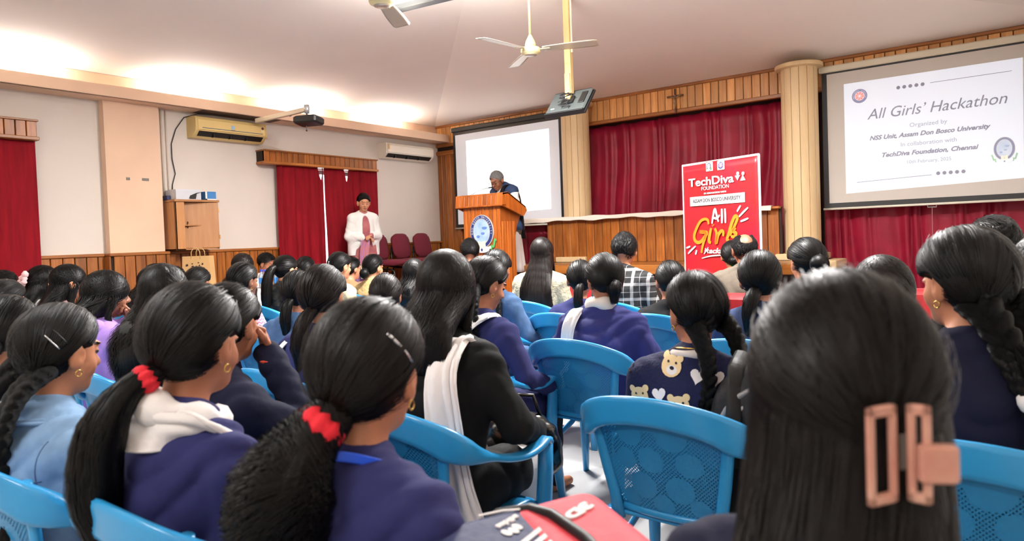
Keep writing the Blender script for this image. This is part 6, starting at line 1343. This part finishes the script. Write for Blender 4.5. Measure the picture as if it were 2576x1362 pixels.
def skirt(name, z0, z1, r0, r1, m, pl=.006, n=96, nz=10, cx=0):
    def fn(u, v):
        a = u*2*math.pi; r = r0+(r1-r0)*v; f = 1+.0*v; d = pl*math.sin(a*14)*(1.3-v)+pl*.8*math.sin(a*5+2*v)
        return ((r*1.12+d)*math.cos(a)+cx, (r*.86+d)*math.sin(a), z0+(z1-z0)*v)
    return MB().grid(fn, n, nz, -.004).build(name, m, rw, True)
skirt('saree_skirt', .40, .86, .178, .155, C_PINK); skirt('saree_band', .15, .41, .186, .179, C_PURP); skirt('saree_hem', .03, .16, .19, .187, cloth('saree_white', (206, 196, 196), var=.3, scale=40, c2=(120, 90, 110)))
m_shawl = cloth('shawl_multicolour', (196, 120, 84), var=.6, scale=9, c2=(150, 120, 190), stretch=(6, 6, 1))
strip(rw, 'saree_drape', [(.02, .155, zs_w-.32), (.05, .19, zs_w-.36), (.075, .19, .70), (.085, .20, .52), (.08, .19, .36)], [(1, -.2, 0)]*5, .13, m_shawl, 4, .010, .006, taper=[.5, .9, 1, 1.05, 1])
strip(rw, 'drape_fringe', [(.078, .205, .50), (.082, .21, .42), (.08, .20, .30)], [(1, -.2, 0)]*3, .14, cloth('drape_green', (120, 140, 90), var=.7, scale=24, c2=(214, 204, 190)), 4, .010, .006)
# ---- speaker at the lectern
zs_m = 1.78-.32
Jm = standing(1.78, .10, 1.10, (-.20, .38, 1.20), (.17, .38, 1.20), (-.27, .10, 1.15), (.26, .10, 1.15), head=(14, -30, 0), neck=.055); Jm['hc'] = Jm['nb']+V3(0, .11, .085)
rm, am = person('person', 'person in navy vest and white kurta bowing over the lectern', (-5.52, 7.10, .55), R(168), Jm, 2, dict(style='short', t=.014), 'grey', C_WHITE, dict(name='kurta', e=.016), C_GREY, 2, 61, finehead=True)
S = Sdf(); body_prims(S, Jm, .027, 'torso', bulk=1.08); S.ell(Jm['nb']+V3(0, .07, .0), (.045, .07, .15), None, 0, True); S.plane((0, 0, -1), -.84); V, Q = S.mesh(.010, wr=.003); me = smooth(raw_mesh('vest', V, Q)); me.materials.append(C_VEST); link('vest', me, rm)
def kskirt(u, v):
    a = u*2*math.pi; r = .205-.04*v; d = .008*math.sin(a*9)*(1-v); return ((r*1.08+d)*math.cos(a), (r*.82+d)*math.sin(a)+.02*v, .34+.56*v)
MB().grid(kskirt, 72, 10, -.004).build('kurta_skirt', C_WHITE, rm, True)
zq = zs_m; strip(rm, 'stole', [(-.12, .27, 1.0), (-.125, .25, zq-.1), (-.13, .16, zq+.03), (-.15, .03, zq-.02), (-.17, -.03, zq-.25), (-.19, -.05, .85), (-.19, -.06, .78)], [(1, -.1, 0)]*3+[(1, .5, 0)]*4, .07, C_BLACK, 2, .005, .006)
glasses(rm, Jm, m_blackm)
MB().box((-.13, .262, zs_m-.26), (-.06, .270, zs_m-.245), ch=.002).build('pocket_trim', mat('pocket_gold', (200, 180, 120), .5), rm)
# ================================================================== bags among the chairs
def backpack(label, loc, rz, w, d, h, m, name='backpack'):
    t = thing(name, label, 'bag', loc, rz); S = Sdf()
    for k in range(3): S.ell((0, 0, h*(.30+.2*k)), (w*.5, d*.5, h*.34), None, .06)
    S.cone((-w*.33, 0, .06), (w*.33, 0, .06), d*.42, d*.42, .05); V, Q = S.mesh(.011); me = smooth(raw_mesh('bag_body', V, Q)); me.materials.append(m); link('bag_body', me, t)
    return t
m_bb = cloth('black_nylon', (22, 22, 24), rough=.55, bump=.3, bscale=30); m_zip = mat('grey_zip', (120, 120, 122), .4, metal=.3)
t = backpack('black backpack leaning on the chair beside the bear-print sweater', (-.60, 2.10, .43), R(12), .36, .26, .50, m_bb)
for s, o in ((1.0, -.125), (.86, -.135)):
    pts = [(.175*s*math.cos(a), o+.03*math.sin(a), .20+.26*s*math.sin(a)) for a in [k*math.pi/12 for k in range(13)]]; MB().tube(pts, .009, 8, flat=(1, .6)).build('zip_piping', m_zip, t, True)
for s in (-1, 1): MB().tube([(s*.07, .10, .46), (s*.09, .05, .53), (s*.10, -.06, .50), (s*.10, -.135, .36), (s*.11, -.13, .22)], .02, 8, flat=(1.2, .35)).build('strap', m_bb, t, True)
MB().tube([(-.04, .05, .49), (-.03, .03, .53), (.03, .03, .53), (.04, .05, .49)], .008, 8).build('grab_loop', m_bb, t, True)
# navy and coral sports backpack lying flat, front pocket up
t = thing('sports_backpack', 'navy and coral backpack with three white stripes and printed leaf logo', 'bag', (-.585, .80, .715), R(28)); t.rotation_euler = (R(4), R(3), R(-32))
m_nb = cloth('navy_nylon', (42, 50, 86), rough=.6, bump=.25, bscale=40); m_co = cloth('coral_nylon', (226, 74, 86), rough=.6, bump=.25, bscale=40)
def slab(nm, x0, x1, y0, y1, z0, z1, m):
    S = Sdf(); r_ = .05; zz = (z0+z1)/2
    f = lambda X, Y, Z: np.sqrt(np.maximum(np.abs(X-(x0+x1)/2)-((x1-x0)/2-r_), 0)**2+np.maximum(np.abs(Y-(y0+y1)/2)-((y1-y0)/2-r_), 0)**2+np.maximum(np.abs(Z-zz)-((z1-z0)/2-r_), 0)**2)-r_
    S.ops.append((f, V3(x0, y0, z0), V3(x1, y1, z1), 0, False)); V, Q = S.mesh(.009); me = smooth(raw_mesh(nm, V, Q)); me.materials.append(m); return link(nm, me, t)
slab('bag_body', -.20, .24, .02, .22, -.045, .155, m_co); slab('front_pocket', -.21, .20, -.16, .10, -.04, .152, m_nb)
MB().tube([(-.215, -.02, .10), (-.205, .03, .135), (-.16, .075, .152), (-.111, .095, .158), (-.016, .108, .159), (.14, .10, .15)], .010, 8).build('zip_piping', m_black, t, True)
def flatM(x, y, a): return Matrix.Translation((x, y, .153)) @ Matrix.Rotation(R(a), 4, 'Z')
text_mesh('lettering', 'adidas', m_scarf, t, flatM(-.142, .022, -66), .048, .015, bold=.0006)
for k in range(3): flat([(.012*(k-1)+.006*math.cos(a), .012*math.sin(a)-(.004 if k != 1 else 0)) for a in [i*math.pi/8 for i in range(16)]], flatM(-.104, .022, -66), 0, .001).build('leaf_logo', m_scarf, t)
MB().tube([(-.182, -.012, .153), (-.176, .03, .154), (-.165, .058, .154)], .003, 6, flat=(1, .4)).build('arc_print', m_scarf, t)
for k in range(3): MB().box((-.005, 0, 0), (.005, .10, .0015), Matrix.Translation((-.048+.010*k, .0+.020*k, .1525)) @ Matrix.Rotation(R(32), 4, 'Z')).build('stripe', m_scarf, t)
text_mesh('lettering', '3D', m_scarf, t, Matrix.Translation((-.112, .135, .157)) @ Matrix.Rotation(R(-66), 4, 'Z'), .06, .022, bold=.002)
# glossy black handbag by the black sweater
t = thing('handbag', 'glossy black handbag beside the person in the black sweater', 'bag', (-1.58, 2.12, .44), R(20)); 
S = Sdf(); S.ell((0, 0, .11), (.16, .09, .12), None, .03); S.cone((-.10, 0, .05), (.10, 0, .05), .07, .07, .03); V, Q = S.mesh(.010, wr=.004); me = smooth(raw_mesh('bag_body', V, Q)); me.materials.append(mat('black_patent', (12, 12, 13), .18)); link('bag_body', me, t)
MB().tube([(-.09, 0, .2), (-.06, .0, .29), (.06, 0, .29), (.09, 0, .2)], .008, 8).build('handle', mat('black_patent', (12, 12, 13), .18), t, True)
for x in (-.09, .09): MB().lathe([(.012, -.004), (.012, .004)], 12, (x, -.03, .19)).build('ring', m_pin, t)
